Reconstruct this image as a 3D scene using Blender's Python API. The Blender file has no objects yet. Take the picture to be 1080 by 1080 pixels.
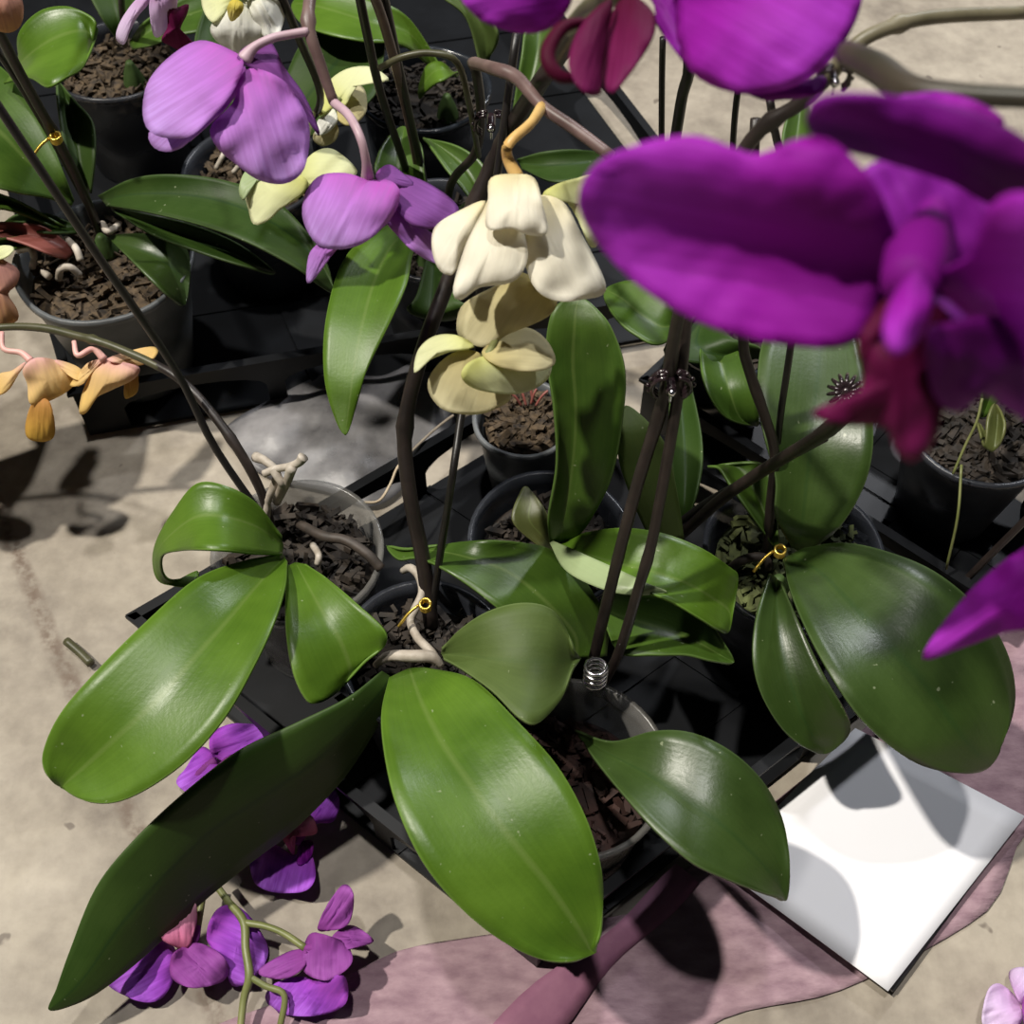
import bpy, math, random
from mathutils import Vector, noise

# ------------------------------------------------------------------ camera, world, lights, exposure
SC = bpy.context.scene
COL = SC.collection
H, PITCH, F = 0.75, math.radians(55), 1300.0
cam = bpy.data.cameras.new('camera')
cam.sensor_width = 36.0
cam.lens = F / 1080 * 36
cam.clip_start = 0.01
cam.dof.use_dof = True
cam.dof.focus_distance = 0.72
cam.dof.aperture_fstop = cam.lens / 3.0
cam_o = bpy.data.objects.new('camera', cam)
COL.objects.link(cam_o)
cam_o.location = (0, 0, H)
cam_o.rotation_euler = (math.pi / 2 - PITCH, 0, 0)
SC.camera = cam_o

world = bpy.data.worlds.new('night_hall')
world.use_nodes = True
SC.world = world
world.node_tree.nodes['Background'].inputs[0].default_value = (0.80, 0.85, 1.0, 1)
world.node_tree.nodes['Background'].inputs[1].default_value = 0.022

def lamp(name, d, dist, power, size, colour):
    l = bpy.data.lights.new(name, 'AREA')
    l.shape = 'DISK'
    l.size = size
    l.energy = power
    l.color = colour
    o = bpy.data.objects.new(name, l)
    COL.objects.link(o)
    v = Vector(d).normalized() * dist + Vector((0.0, 0.45, 0.1))
    o.location = v
    o.rotation_euler = (Vector((0.0, 0.45, 0.1)) - v).to_track_quat('-Z', 'Y').to_euler()
lamp('hall_lamp_warm', (-0.46, 0.02, 0.89), 8.0, 760, 0.24, (1.0, 0.94, 0.84))
lamp('hall_lamp_neutral', (-0.05, 0.06, 1.0), 8.0, 300, 0.34, (1.0, 0.97, 0.94))
lamp('hall_lamp_far', (0.36, 0.68, 0.64), 2.5, 22, 0.14, (0.93, 0.95, 1.0))

SC.view_settings.view_transform = 'Standard'
SC.view_settings.look = 'None'
SC.view_settings.gamma = 1.0
SC.view_settings.use_curve_mapping = False
SC.view_settings.exposure = 0.0

# ------------------------------------------------------------------ helpers
SP, CP = math.sin(PITCH), math.cos(PITCH)
def ray(x, y):
    u, v = (x - 540) / F, (540 - y) / F
    return Vector((u, CP + v * SP, -SP + v * CP))
def P(x, y, z):                      # the place at height z seen in direction (x, y)
    d = ray(x, y)
    return Vector((0, 0, H)) + d * ((H - z) / -d.z)
def D(x, y, dep):                    # the place at distance dep in direction (x, y)
    return Vector((0, 0, H)) + ray(x, y) * dep

def cr(p0, p1, p2, p3, t):
    return [0.5 * (2*b + (c-a)*t + (2*a-5*b+4*c-d)*t*t + (3*b-a-3*c+d)*t**3) for a, b, c, d in zip(p0, p1, p2, p3)]
def spline(pts, per=6, pre=None, post=None):
    pts = [list(p) for p in pts]
    if pre is None: pre = [2*a-b for a, b in zip(pts[0], pts[1])]
    if post is None: post = [2*a-b for a, b in zip(pts[-1], pts[-2])]
    q = [pre] + pts + [post]
    out = []
    for i in range(1, len(q) - 2):
        for k in range(per):
            out.append(cr(q[i-1], q[i], q[i+1], q[i+2], k / per))
    out.append(pts[-1])
    return out
def closed_spline(pts, n=56):
    m = len(pts)
    seg = []
    for i in range(m):
        for k in range(8):
            seg.append(cr(pts[i-1], pts[i], pts[(i+1) % m], pts[(i+2) % m], k / 8))
    L = [0.0]
    for i in range(len(seg)):
        a, b = seg[i], seg[(i+1) % len(seg)]
        L.append(L[-1] + math.hypot(a[0]-b[0], a[1]-b[1]))
    out, j = [], 0
    for k in range(n):
        s = L[-1] * k / n
        while L[j+1] < s: j += 1
        t = (s - L[j]) / max(1e-9, L[j+1] - L[j])
        a, b = seg[j], seg[(j+1) % len(seg)]
        out.append([a[i] + (b[i]-a[i]) * t for i in range(2)])
    return out

BASE = {}                             # world location of each root and of its parts
def obj(name, V, Fc, mat, parent=None, uv=None, smooth=True, thick=0, subd=0):
    off = BASE.get(parent.name, Vector()) if parent else Vector()
    me = bpy.data.meshes.new(name)
    me.from_pydata([tuple(Vector(v) - off) for v in V], [], Fc)
    me.update()
    if uv:
        lay = me.uv_layers.new(name='UVMap')
        for lp in me.loops:
            lay.data[lp.index].uv = uv[lp.vertex_index]
    for p in me.polygons: p.use_smooth = smooth
    me.materials.append(mat)
    o = bpy.data.objects.new(name, me)
    COL.objects.link(o)
    if parent:
        o.parent = parent
        BASE[o.name] = off
    if thick:
        s = o.modifiers.new('Solidify', 'SOLIDIFY'); s.thickness = thick; s.offset = 0
    if subd:
        s = o.modifiers.new('Subdivision', 'SUBSURF'); s.levels = subd; s.render_levels = subd
    return o
def tag(o, label, cat, group=None):
    o['label'] = label; o['category'] = cat
    if group: o['group'] = group
    return o
def root(name, loc, label, cat, group=None):
    o = bpy.data.objects.new(name, None)
    o.empty_display_size = 0.02
    COL.objects.link(o)
    o.location = loc
    BASE[o.name] = Vector(loc)
    return tag(o, label, cat, group)

def leaf(parent, rows, mat, name='leaf', thick=0.0016, wav=0.0012):
    """rows: (Lx,Ly, Mx,My, Rx,Ry, z[, dzL, dzR]) from base; last row (x,y,z) is the tip."""
    Ls, Ms, Rs = [], [], []
    for r in rows:
        if len(r) == 3:
            x, y, z = r
            Ls.append([x, y, z]); Ms.append([x, y, z]); Rs.append([x, y, z])
        else:
            z = r[6]
            dl = r[7] if len(r) > 7 else 0.0075
            dr = r[8] if len(r) > 8 else dl
            Ls.append([r[0], r[1], z+dl]); Ms.append([r[2], r[3], z]); Rs.append([r[4], r[5], z+dr])
    pl = pr = None
    if len(rows[-1]) == 3:
        pl, pr = Rs[-2], Ls[-2]
    A = spline(Ls, 6, post=pl); B = spline(Ms, 6); C = spline(Rs, 6, post=pr)
    K, V, UV, Fc = 10, [], [], []
    n = len(A)
    seed = rows[0][0] * 0.13
    for i in range(n):
        for k in range(K + 1):
            s = -1 + 2 * k / K
            a, b, c = s*(s-1)/2, 1-s*s, s*(s+1)/2
            # soft V: blend of quadratic and creased
            q = [a*A[i][j] + b*B[i][j] + c*C[i][j] for j in range(3)]
            e = A[i] if s < 0 else C[i]
            w = [B[i][j] + (e[j]-B[i][j]) * abs(s) for j in range(3)]
            p = [0.45*q[j] + 0.55*w[j] for j in range(3)] if len(rows) > 3 else q
            z = p[2] + wav * noise.noise((p[0]*0.02 + seed, p[1]*0.02, 0)) * abs(s)
            V.append(P(p[0], p[1], z)); UV.append((k / K, i / (n-1)))
    for i in range(n - 1):
        for k in range(K):
            a = i*(K+1) + k
            Fc.append((a, a+1, a+K+2, a+K+1))
    return obj(name, V, Fc, mat, parent, UV, thick=thick)

def petal(parent, out, mat, zb, zt, bulge=0.006, side=0.0, name='petal', depth=False, tip=None, thick=0.0007, wav=0.0015, n=48, curl=0):
    """a thin curved petal; out: outline from its base point; zb, zt: height (or distance) at base and tip."""
    o = closed_spline(out, n)
    bx, by = out[0]
    if tip is None: tip = max(out, key=lambda p: math.hypot(p[0]-bx, p[1]-by))
    ax, ay = tip[0]-bx, tip[1]-by
    ln = math.hypot(ax, ay); ax /= ln; ay /= ln
    cs = [(-(p[0]-bx)*ay + (p[1]-by)*ax) for p in o]
    wd = max(1e-6, max(abs(min(cs)), abs(max(cs))))
    cx = sum(p[0] for p in o) / n; cy = sum(p[1] for p in o) / n
    R = 8
    V, UV, Fc = [], [], []
    fn = D if depth else P
    def put(x, y, r):
        s = ((x-bx)*ax + (y-by)*ay) / ln
        c = (-(x-bx)*ay + (y-by)*ax) / wd
        sgn = -1 if depth else 1
        d = zb + (zt-zb)*s + (side*(1.75*c*math.exp(2*c) if curl and c < 0 else math.sin(1.75*c)) if depth else side*c) + sgn * bulge * 0.8 * (1 - r*r)
        d += wav * 0.8 * math.sin(x*0.11 + by) * math.sin(y*0.10 + bx) * (0.3 + 0.7*r*r)
        d += wav * noise.noise((x*0.045, y*0.045, bx*0.37)) * r * r * 2
        d += wav * 0.35 * noise.noise((c * 9 + bx, s * 2.0, by*0.31))
        V.append(fn(x, y, d)); UV.append((0.5 + 0.5*c, s))
    put(cx, cy, 0)
    for k in range(1, R + 1):
        r = k / R
        for p in o:
            put(cx + (p[0]-cx)*r, cy + (p[1]-cy)*r, r)
    for j in range(n):
        Fc.append((0, 1+j, 1+(j+1) % n))
    for k in range(R - 1):
        for j in range(n):
            a, b = 1 + k*n + j, 1 + k*n + (j+1) % n
            Fc.append((a, a+n, b+n, b))
    return obj(name, V, Fc, mat, parent, UV, thick=thick)

def tube_mesh(pts, rad, seg=10, per=5, V=None, Fc=None, knobs=()):
    V = [] if V is None else V; Fc = [] if Fc is None else Fc
    if not isinstance(rad, (list, tuple)): rad = [rad] * len(pts)
    q = spline([list(p) + [r] for p, r in zip(pts, rad)], per if len(pts) > 2 else 4)
    n = len(q); b0 = len(V)
    up = Vector((0.3, 0.2, 0.93))
    for i in range(n):
        c = Vector(q[i][:3]); r = q[i][3]
        t = (Vector(q[min(i+1, n-1)][:3]) - Vector(q[max(i-1, 0)][:3])).normalized()
        a = t.cross(up)
        if a.length < 1e-3: a = t.cross(Vector((1, 0, 0)))
        a.normalize(); b = a.cross(t)
        for k in knobs:
            r *= 1 + 0.35 * math.exp(-((i/(n-1) - k) / 0.012) ** 2)
        for j in range(seg):
            th = 2*math.pi*j/seg
            V.append(c + a*(r*math.cos(th)) + b*(r*math.sin(th)))
    for i in range(n - 1):
        for j in range(seg):
            a, b = b0 + i*seg + j, b0 + i*seg + (j+1) % seg
            Fc.append((a, b, b+seg, a+seg))
    Fc.append(tuple(b0 + j for j in range(seg))[::-1])
    Fc.append(tuple(b0 + (n-1)*seg + j for j in range(seg)))
    return V, Fc
def tube(name, pix, rad, mat, parent, depth=False, knobs=(), per=5):
    fn = D if depth else P
    V, Fc = tube_mesh([fn(*p) for p in pix], rad, knobs=knobs, per=per)
    return obj(name, V, Fc, mat, parent)

def lathe(prof, c, seg=40, wob=0.0, seed=0):
    V, Fc = [], []
    for i, (r, z) in enumerate(prof):
        for j in range(seg):
            th = 2*math.pi*j/seg
            rr = r * (1 + wob * noise.noise((math.cos(th)*1.5 + seed, math.sin(th)*1.5, z*10)))
            V.append((c[0] + rr*math.cos(th), c[1] + rr*math.sin(th), c[2] + z))
    for i in range(len(prof) - 1):
        for j in range(seg):
            a, b = i*seg + j, i*seg + (j+1) % seg
            Fc.append((a, b, b+seg, a+seg))
    return V, Fc
def ball(c, r, V, Fc, sx=1, sy=1, sz=1, seg=10):
    b0 = len(V); rings = 6
    for i in range(rings + 1):
        ph = math.pi * i / rings
        for j in range(seg):
            th = 2*math.pi*j/seg
            V.append(Vector(c) + Vector((r*sx*math.sin(ph)*math.cos(th), r*sy*math.sin(ph)*math.sin(th), r*sz*math.cos(ph))))
    for i in range(rings):
        for j in range(seg):
            a, b = b0 + i*seg + j, b0 + i*seg + (j+1) % seg
            Fc.append((a, a+seg, b+seg, b))
def prism(poly, nrm, V, Fc):
    """flat outline of 3D points given thickness along nrm"""
    b = len(V); n = len(poly); nrm = Vector(nrm)
    for p in poly: V.append(Vector(p))
    for p in poly: V.append(Vector(p) + nrm)
    Fc.append(tuple(range(b, b+n))); Fc.append(tuple(range(b+2*n-1, b+n-1, -1)))
    for i in range(n):
        j = (i+1) % n
        Fc.append((b+i, b+n+i, b+n+j, b+j))

# ------------------------------------------------------------------ materials
def nodes(name):
    m = bpy.data.materials.new(name); m.use_nodes = True
    nt = m.node_tree
    return m, nt, nt.nodes['Principled BSDF'], nt.nodes['Material Output']
def N(nt, t, **kw):
    n = nt.nodes.new(t)
    for k, v in kw.items(): setattr(n, k, v)
    return n
def ramp(nt, src, stops):
    r = N(nt, 'ShaderNodeValToRGB')
    e = r.color_ramp.elements
    while len(e) < len(stops): e.new(0.5)
    for i, (p, c) in enumerate(stops):
        e[i].position = p; e[i].color = (*c, 1) if len(c) == 3 else c
    nt.links.new(src, r.inputs[0])
    return r.outputs[0]
def mixc(nt, fac, a, b, mode='MIX'):
    m = N(nt, 'ShaderNodeMix', data_type='RGBA', blend_type=mode)
    for i, s in ((0, fac), (6, a), (7, b)):
        if hasattr(s, 'links') or hasattr(s, 'is_linked'): nt.links.new(s, m.inputs[i])
        elif i == 0: m.inputs[0].default_value = s
        else: m.inputs[i].default_value = (*s, 1)
    return m.outputs[2]
def noise_tex(nt, scale, detail=4, coord='Object', rough=0.55, mapping=None):
    tc = N(nt, 'ShaderNodeTexCoord')
    t = N(nt, 'ShaderNodeTexNoise')
    t.inputs['Scale'].default_value = scale; t.inputs['Detail'].default_value = detail; t.inputs['Roughness'].default_value = rough
    s = tc.outputs[coord]
    if mapping:
        mp = N(nt, 'ShaderNodeMapping'); mp.inputs['Scale'].default_value = mapping
        nt.links.new(s, mp.inputs[0]); s = mp.outputs[0]
    nt.links.new(s, t.inputs[0])
    return t.outputs[0]
def bump(nt, src, bs, strength=0.2, dist=0.002):
    b = N(nt, 'ShaderNodeBump'); b.inputs['Strength'].default_value = strength; b.inputs['Distance'].default_value = dist
    nt.links.new(src, b.inputs['Height']); nt.links.new(b.outputs[0], bs.inputs['Normal'])
    return b
def translucent(nt, bs, out, colsock, amount):
    t = N(nt, 'ShaderNodeBsdfTranslucent'); m = N(nt, 'ShaderNodeMixShader')
    m.inputs[0].default_value = amount
    if isinstance(colsock, tuple): t.inputs[0].default_value = (*colsock, 1)
    else: nt.links.new(colsock, t.inputs[0])
    nt.links.new(bs.outputs[0], m.inputs[1]); nt.links.new(t.outputs[0], m.inputs[2])
    nt.links.new(m.outputs[0], out.inputs[0])
def plain(name, c, rough=0.5, c2=None, scale=40, metal=0, bmp=0.0, spec=0.5, mapping=None):
    m, nt, bs, out = nodes(name)
    n = noise_tex(nt, scale, mapping=mapping)
    c2 = c2 or tuple(min(1, x*1.35) for x in c)
    col = ramp(nt, n, [(0.3, c), (0.7, c2)])
    nt.links.new(col, bs.inputs['Base Color'])
    bs.inputs['Roughness'].default_value = rough; bs.inputs['Metallic'].default_value = metal
    bs.inputs['Specular IOR Level'].default_value = spec
    if bmp: bump(nt, n, bs, bmp)
    return m
def leaf_mat(name, dark, light, rough=0.32, rib=(0.16, 0.22, 0.06), ribamt=0.35, trans=0.10, spec=0.5, tr=None):
    m, nt, bs, out = nodes(name)
    tc = N(nt, 'ShaderNodeTexCoord')
    sep = N(nt, 'ShaderNodeSeparateXYZ'); nt.links.new(tc.outputs['UV'], sep.inputs[0])
    n1 = noise_tex(nt, 22, 3)
    n2 = noise_tex(nt, 1, 3, 'UV', mapping=(34, 1.6, 1))
    base = ramp(nt, n1, [(0.3, dark), (0.72, light)])
    base = mixc(nt, 0.08, base, ramp(nt, n2, [(0.35, tuple(x*0.55 for x in dark)), (0.65, tuple(min(1, x*1.25) for x in light))]))
    a = N(nt, 'ShaderNodeMath', operation='SUBTRACT'); a.inputs[1].default_value = 0.5
    nt.links.new(sep.outputs[0], a.inputs[0])
    b = N(nt, 'ShaderNodeMath', operation='ABSOLUTE'); nt.links.new(a.outputs[0], b.inputs[0])
    rf = ramp(nt, b.outputs[0], [(0.0, (ribamt,)*3), (0.018, (ribamt*0.6,)*3), (0.035, (0, 0, 0))])
    base = mixc(nt, rf, base, rib)
    ef = ramp(nt, b.outputs[0], [(0.485, (0, 0, 0)), (0.5, (0.5, 0.5, 0.5))])
    base = mixc(nt, ef, base, tuple(min(1, x*1.5+0.03) for x in light))
    sp = noise_tex(nt, 260, 1)
    sf = ramp(nt, sp, [(0.76, (0, 0, 0)), (0.80, (0.5, 0.5, 0.5))])
    base = mixc(nt, sf, base, (0.32, 0.36, 0.22))
    nt.links.new(base, bs.inputs['Base Color'])
    rr = ramp(nt, n1, [(0.3, (rough*0.85,)*3), (0.7, (rough*1.25,)*3)])
    nt.links.new(rr, bs.inputs['Roughness'])
    bs.inputs['Specular IOR Level'].default_value = spec
    bm = mixc(nt, 0.75, n2, mixc(nt, 0.5, noise_tex(nt, 45, 2), noise_tex(nt, 420, 2)))
    bump(nt, bm, bs, 0.22, 0.0012)
    translucent(nt, bs, out, tr or tuple(x*1.6 for x in light), trans)
    return m
def petal_mat(name, c_in, c_mid, c_out, trans=0.35, rough=0.5, vein=0.35):
    m, nt, bs, out = nodes(name)
    tc = N(nt, 'ShaderNodeTexCoord')
    sep = N(nt, 'ShaderNodeSeparateXYZ'); nt.links.new(tc.outputs['UV'], sep.inputs[0])
    base = ramp(nt, sep.outputs[1], [(0.0, c_in), (0.4, c_mid), (0.95, c_out)])
    n2 = noise_tex(nt, 1, 3, 'UV', mapping=(22, 1.3, 1))
    dk = tuple(x*0.72 for x in c_mid)
    vf = ramp(nt, n2, [(0.42, (vein,)*3), (0.6, (0, 0, 0))])
    base = mixc(nt, vf, base, dk)
    nt.links.new(base, bs.inputs['Base Color'])
    bs.inputs['Roughness'].default_value = rough + 0.12
    bs.inputs['Specular IOR Level'].default_value = 0.15
    bump(nt, n2, bs, 0.2, 0.0015)
    translucent(nt, bs, out, base, trans)
    return m
def film_mat(name, c, alpha, rough=0.25, scale=30, c2=None, bmp=0.3):
    m, nt, bs, out = nodes(name)
    n = noise_tex(nt, scale, 4)
    col = ramp(nt, n, [(0.3, c), (0.7, c2 or tuple(min(1, x*1.7) for x in c))])
    nt.links.new(col, bs.inputs['Base Color']); bs.inputs['Roughness'].default_value = rough
    if bmp: bump(nt, n, bs, bmp, 0.003)
    t = N(nt, 'ShaderNodeBsdfTransparent'); t.inputs[0].default_value = (0.9, 0.92, 0.95, 1)
    mx = N(nt, 'ShaderNodeMixShader'); mx.inputs[0].default_value = alpha
    nt.links.new(t.outputs[0], mx.inputs[1]); nt.links.new(bs.outputs[0], mx.inputs[2]); nt.links.new(mx.outputs[0], out.inputs[0])
    return m

M = {}
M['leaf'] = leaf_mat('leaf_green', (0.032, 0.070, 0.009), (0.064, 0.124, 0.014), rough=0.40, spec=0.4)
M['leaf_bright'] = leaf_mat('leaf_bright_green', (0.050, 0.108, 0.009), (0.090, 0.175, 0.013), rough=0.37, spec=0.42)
M['leaf_shaded'] = leaf_mat('leaf_shaded_green', (0.018, 0.042, 0.006), (0.031, 0.062, 0.009), rough=0.5, spec=0.22, trans=0.04, rib=(0.012, 0.035, 0.008), ribamt=0.7)  # green darkened so leaves lying in shade stay dark
M['leaf_glossy'] = leaf_mat('leaf_shade_toned', (0.024, 0.047, 0.009), (0.042, 0.078, 0.014), rough=0.36, rib=(0.02, 0.05, 0.01), ribamt=0.5)  # green lowered to carry the shade of the flowers overhead
M['leaf_pale'] = leaf_mat('leaf_matt_underside', (0.055, 0.088, 0.018), (0.085, 0.125, 0.030), rough=0.55, rib=(0.05, 0.09, 0.02), spec=0.3)
M['leaf_under'] = leaf_mat('leaf_pale_underside', (0.24, 0.31, 0.15), (0.32, 0.40, 0.20), rough=0.5, ribamt=0)
M['leaf_red'] = leaf_mat('withered_leaf_red', (0.13, 0.032, 0.025), (0.24, 0.07, 0.055), rough=0.5, rib=(0.08, 0.02, 0.02))
M['leaf_brown'] = leaf_mat('withered_leaf_olive', (0.06, 0.075, 0.018), (0.10, 0.105, 0.028), rough=0.45)
M['lav'] = petal_mat('petal_lavender', (0.52, 0.12, 0.54), (0.55, 0.22, 0.70), (0.62, 0.38, 0.84), vein=0.4)
M['lav_pale'] = petal_mat('petal_pale_lavender', (0.66, 0.36, 0.68), (0.75, 0.55, 0.82), (0.80, 0.68, 0.88), vein=0.15)
M['lav_dark'] = petal_mat('petal_mauve', (0.24, 0.06, 0.28), (0.27, 0.085, 0.36), (0.33, 0.12, 0.46))
M['mag'] = petal_mat('petal_magenta', (0.24, 0.008, 0.27), (0.40, 0.016, 0.46), (0.48, 0.05, 0.62), trans=0.42, vein=0.3)
M['mag_dark'] = petal_mat('petal_deep_magenta', (0.10, 0.004, 0.11), (0.17, 0.006, 0.21), (0.22, 0.012, 0.30), trans=0.15)
M['lip'] = petal_mat('lip_crimson', (0.07, 0.002, 0.018), (0.13, 0.005, 0.055), (0.19, 0.013, 0.095), trans=0.3)
M['vio'] = petal_mat('petal_fallen_violet', (0.40, 0.07, 0.52), (0.42, 0.085, 0.68), (0.50, 0.17, 0.80), trans=0.3, vein=0.6)
M['vio_mauve'] = petal_mat('petal_fallen_mauve', (0.30, 0.06, 0.32), (0.33, 0.075, 0.38), (0.40, 0.11, 0.46), trans=0.3)
M['pink'] = petal_mat('lip_fallen_pink', (0.58, 0.14, 0.26), (0.62, 0.20, 0.36), (0.72, 0.40, 0.50), trans=0.25)
M['cream'] = petal_mat('petal_cream', (0.84, 0.76, 0.46), (0.88, 0.84, 0.70), (0.90, 0.87, 0.76), vein=0.08)
M['cream_tan'] = petal_mat('petal_cream_inside', (0.56, 0.48, 0.20), (0.64, 0.57, 0.31), (0.70, 0.65, 0.42), vein=0.15)
M['cream_yel'] = petal_mat('petal_yellow_cream', (0.62, 0.63, 0.22), (0.72, 0.74, 0.42), (0.78, 0.80, 0.52), vein=0.08)
M['white'] = petal_mat('petal_white', (0.78, 0.78, 0.62), (0.80, 0.80, 0.74), (0.84, 0.84, 0.80), vein=0.1)
M['yellow'] = petal_mat('lip_yellow', (0.72, 0.58, 0.08), (0.75, 0.65, 0.15), (0.8, 0.72, 0.35))
M['ora'] = petal_mat('petal_orange', (0.80, 0.46, 0.46), (0.84, 0.60, 0.30), (0.86, 0.62, 0.22), vein=0.2)
M['ora_dark'] = petal_mat('petal_ochre', (0.62, 0.30, 0.10), (0.62, 0.34, 0.08), (0.66, 0.42, 0.07))
M['ora_pink'] = petal_mat('petal_brown_pink', (0.50, 0.24, 0.22), (0.55, 0.28, 0.22), (0.62, 0.36, 0.16))
M['stake'] = plain('stake_dark', (0.007, 0.006, 0.006), 0.42, (0.014, 0.012, 0.011), 60, bmp=0.2)
M['spike'] = plain('spike_brown', (0.010, 0.007, 0.006), 0.45, (0.026, 0.018, 0.015), 70, bmp=0.2)
M['spike_green'] = plain('spike_green', (0.035, 0.038, 0.014), 0.42, (0.085, 0.080, 0.040), 60)
M['stalk_dark'] = plain('stalk_dark_green', (0.022, 0.022, 0.013), 0.45, (0.055, 0.042, 0.030), 30)
M['spike_olive'] = plain('spike_olive', (0.09, 0.082, 0.045), 0.45, (0.19, 0.17, 0.11), 60)
M['spike_mauve'] = plain('spike_mauve', (0.085, 0.050, 0.046), 0.45, (0.17, 0.11, 0.10), 60)
M['pedicel_lav'] = plain('pedicel_mauve_pink', (0.32, 0.20, 0.22), 0.45, (0.50, 0.36, 0.42), 40)
M['pedicel_or'] = plain('pedicel_ochre', (0.58, 0.34, 0.10), 0.45, (0.72, 0.50, 0.20), 60)
M['pedicel_pk'] = plain('pedicel_pink', (0.62, 0.30, 0.28), 0.45, (0.74, 0.44, 0.38), 60)
M['stem_green'] = plain('stem_fallen_green', (0.11, 0.13, 0.035), 0.45, (0.20, 0.21, 0.08), 60)
M['root'] = plain('aerial_root', (0.26, 0.22, 0.17), 0.6, (0.52, 0.47, 0.40), 90, bmp=0.3)
M['root_dark'] = plain('aerial_root_dark', (0.02, 0.016, 0.012), 0.6, (0.06, 0.045, 0.035), 90, bmp=0.3)
M['bark'] = plain('bark_shaded', (0.005, 0.004, 0.003), 0.8, (0.035, 0.024, 0.015), 90, bmp=0.6)  # bark colour darkened to carry the shade inside the pots
M['bark_red'] = plain('bark_reddish', (0.010, 0.004, 0.003), 0.8, (0.05, 0.018, 0.012), 90, bmp=0.6)
M['moss'] = plain('moss_dry', (0.008, 0.005, 0.003), 0.85, (0.105, 0.070, 0.036), 160, bmp=0.6)  # dry moss, its brown deepened for the unlit pot tops
M['moss_green'] = plain('moss_green', (0.015, 0.020, 0.006), 0.85, (0.10, 0.12, 0.035), 80, bmp=0.6)
M['pot'] = film_mat('pot_shaded_plastic', (0.022, 0.024, 0.030), 0.70, 0.30, 14, (0.075, 0.082, 0.098), bmp=0.1)  # grey plastic, darkened in colour for the shade among the pots
M['pot_grey'] = film_mat('pot_grey_plastic', (0.06, 0.066, 0.07), 0.88, 0.42, 22, (0.17, 0.18, 0.185), bmp=0.15)
M['pot_clear'] = film_mat('pot_clear_plastic', (0.14, 0.135, 0.125), 0.42, 0.22, 10, (0.28, 0.27, 0.25), bmp=0.1)
M['pot_black'] = plain('pot_black_plastic', (0.012, 0.014, 0.018), 0.16, (0.03, 0.036, 0.045), 30, bmp=0.3)
M['tray'] = plain('tray_black_plastic', (0.0045, 0.005, 0.006), 0.42, (0.008, 0.009, 0.011), 25, spec=0.2)
M['wire'] = plain('wire_metal', (0.55, 0.55, 0.58), 0.18, metal=1.0)
M['clip'] = plain('clip_dark_plastic', (0.012, 0.007, 0.009), 0.20, (0.025, 0.015, 0.018), 50)
M['gold'] = plain('tie_gold', (0.62, 0.42, 0.06), 0.28, (0.80, 0.58, 0.12), metal=0.8)
M['film'] = film_mat('film_clear', (0.08, 0.078, 0.082), 0.62, 0.40, 26, (0.36, 0.35, 0.355), bmp=0.35)
M['card'] = plain('card_white', (0.80, 0.80, 0.83), 0.55, (0.84, 0.84, 0.87), 8)
M['card_back'] = plain('card_dark', (0.03, 0.03, 0.032), 0.4, (0.05, 0.05, 0.05), 8)
M['cloth'] = plain('felt_pink', (0.22, 0.135, 0.165), 0.95, (0.36, 0.245, 0.275), 60, bmp=0.8, mapping=(1, 2.2, 1))
M['cloth_band'] = plain('felt_pink_band', (0.22, 0.085, 0.15), 0.8, (0.28, 0.12, 0.19), 60, bmp=0.3)
M['straw'] = plain('straw', (0.42, 0.33, 0.22), 0.6, (0.60, 0.50, 0.36), 80)

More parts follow.
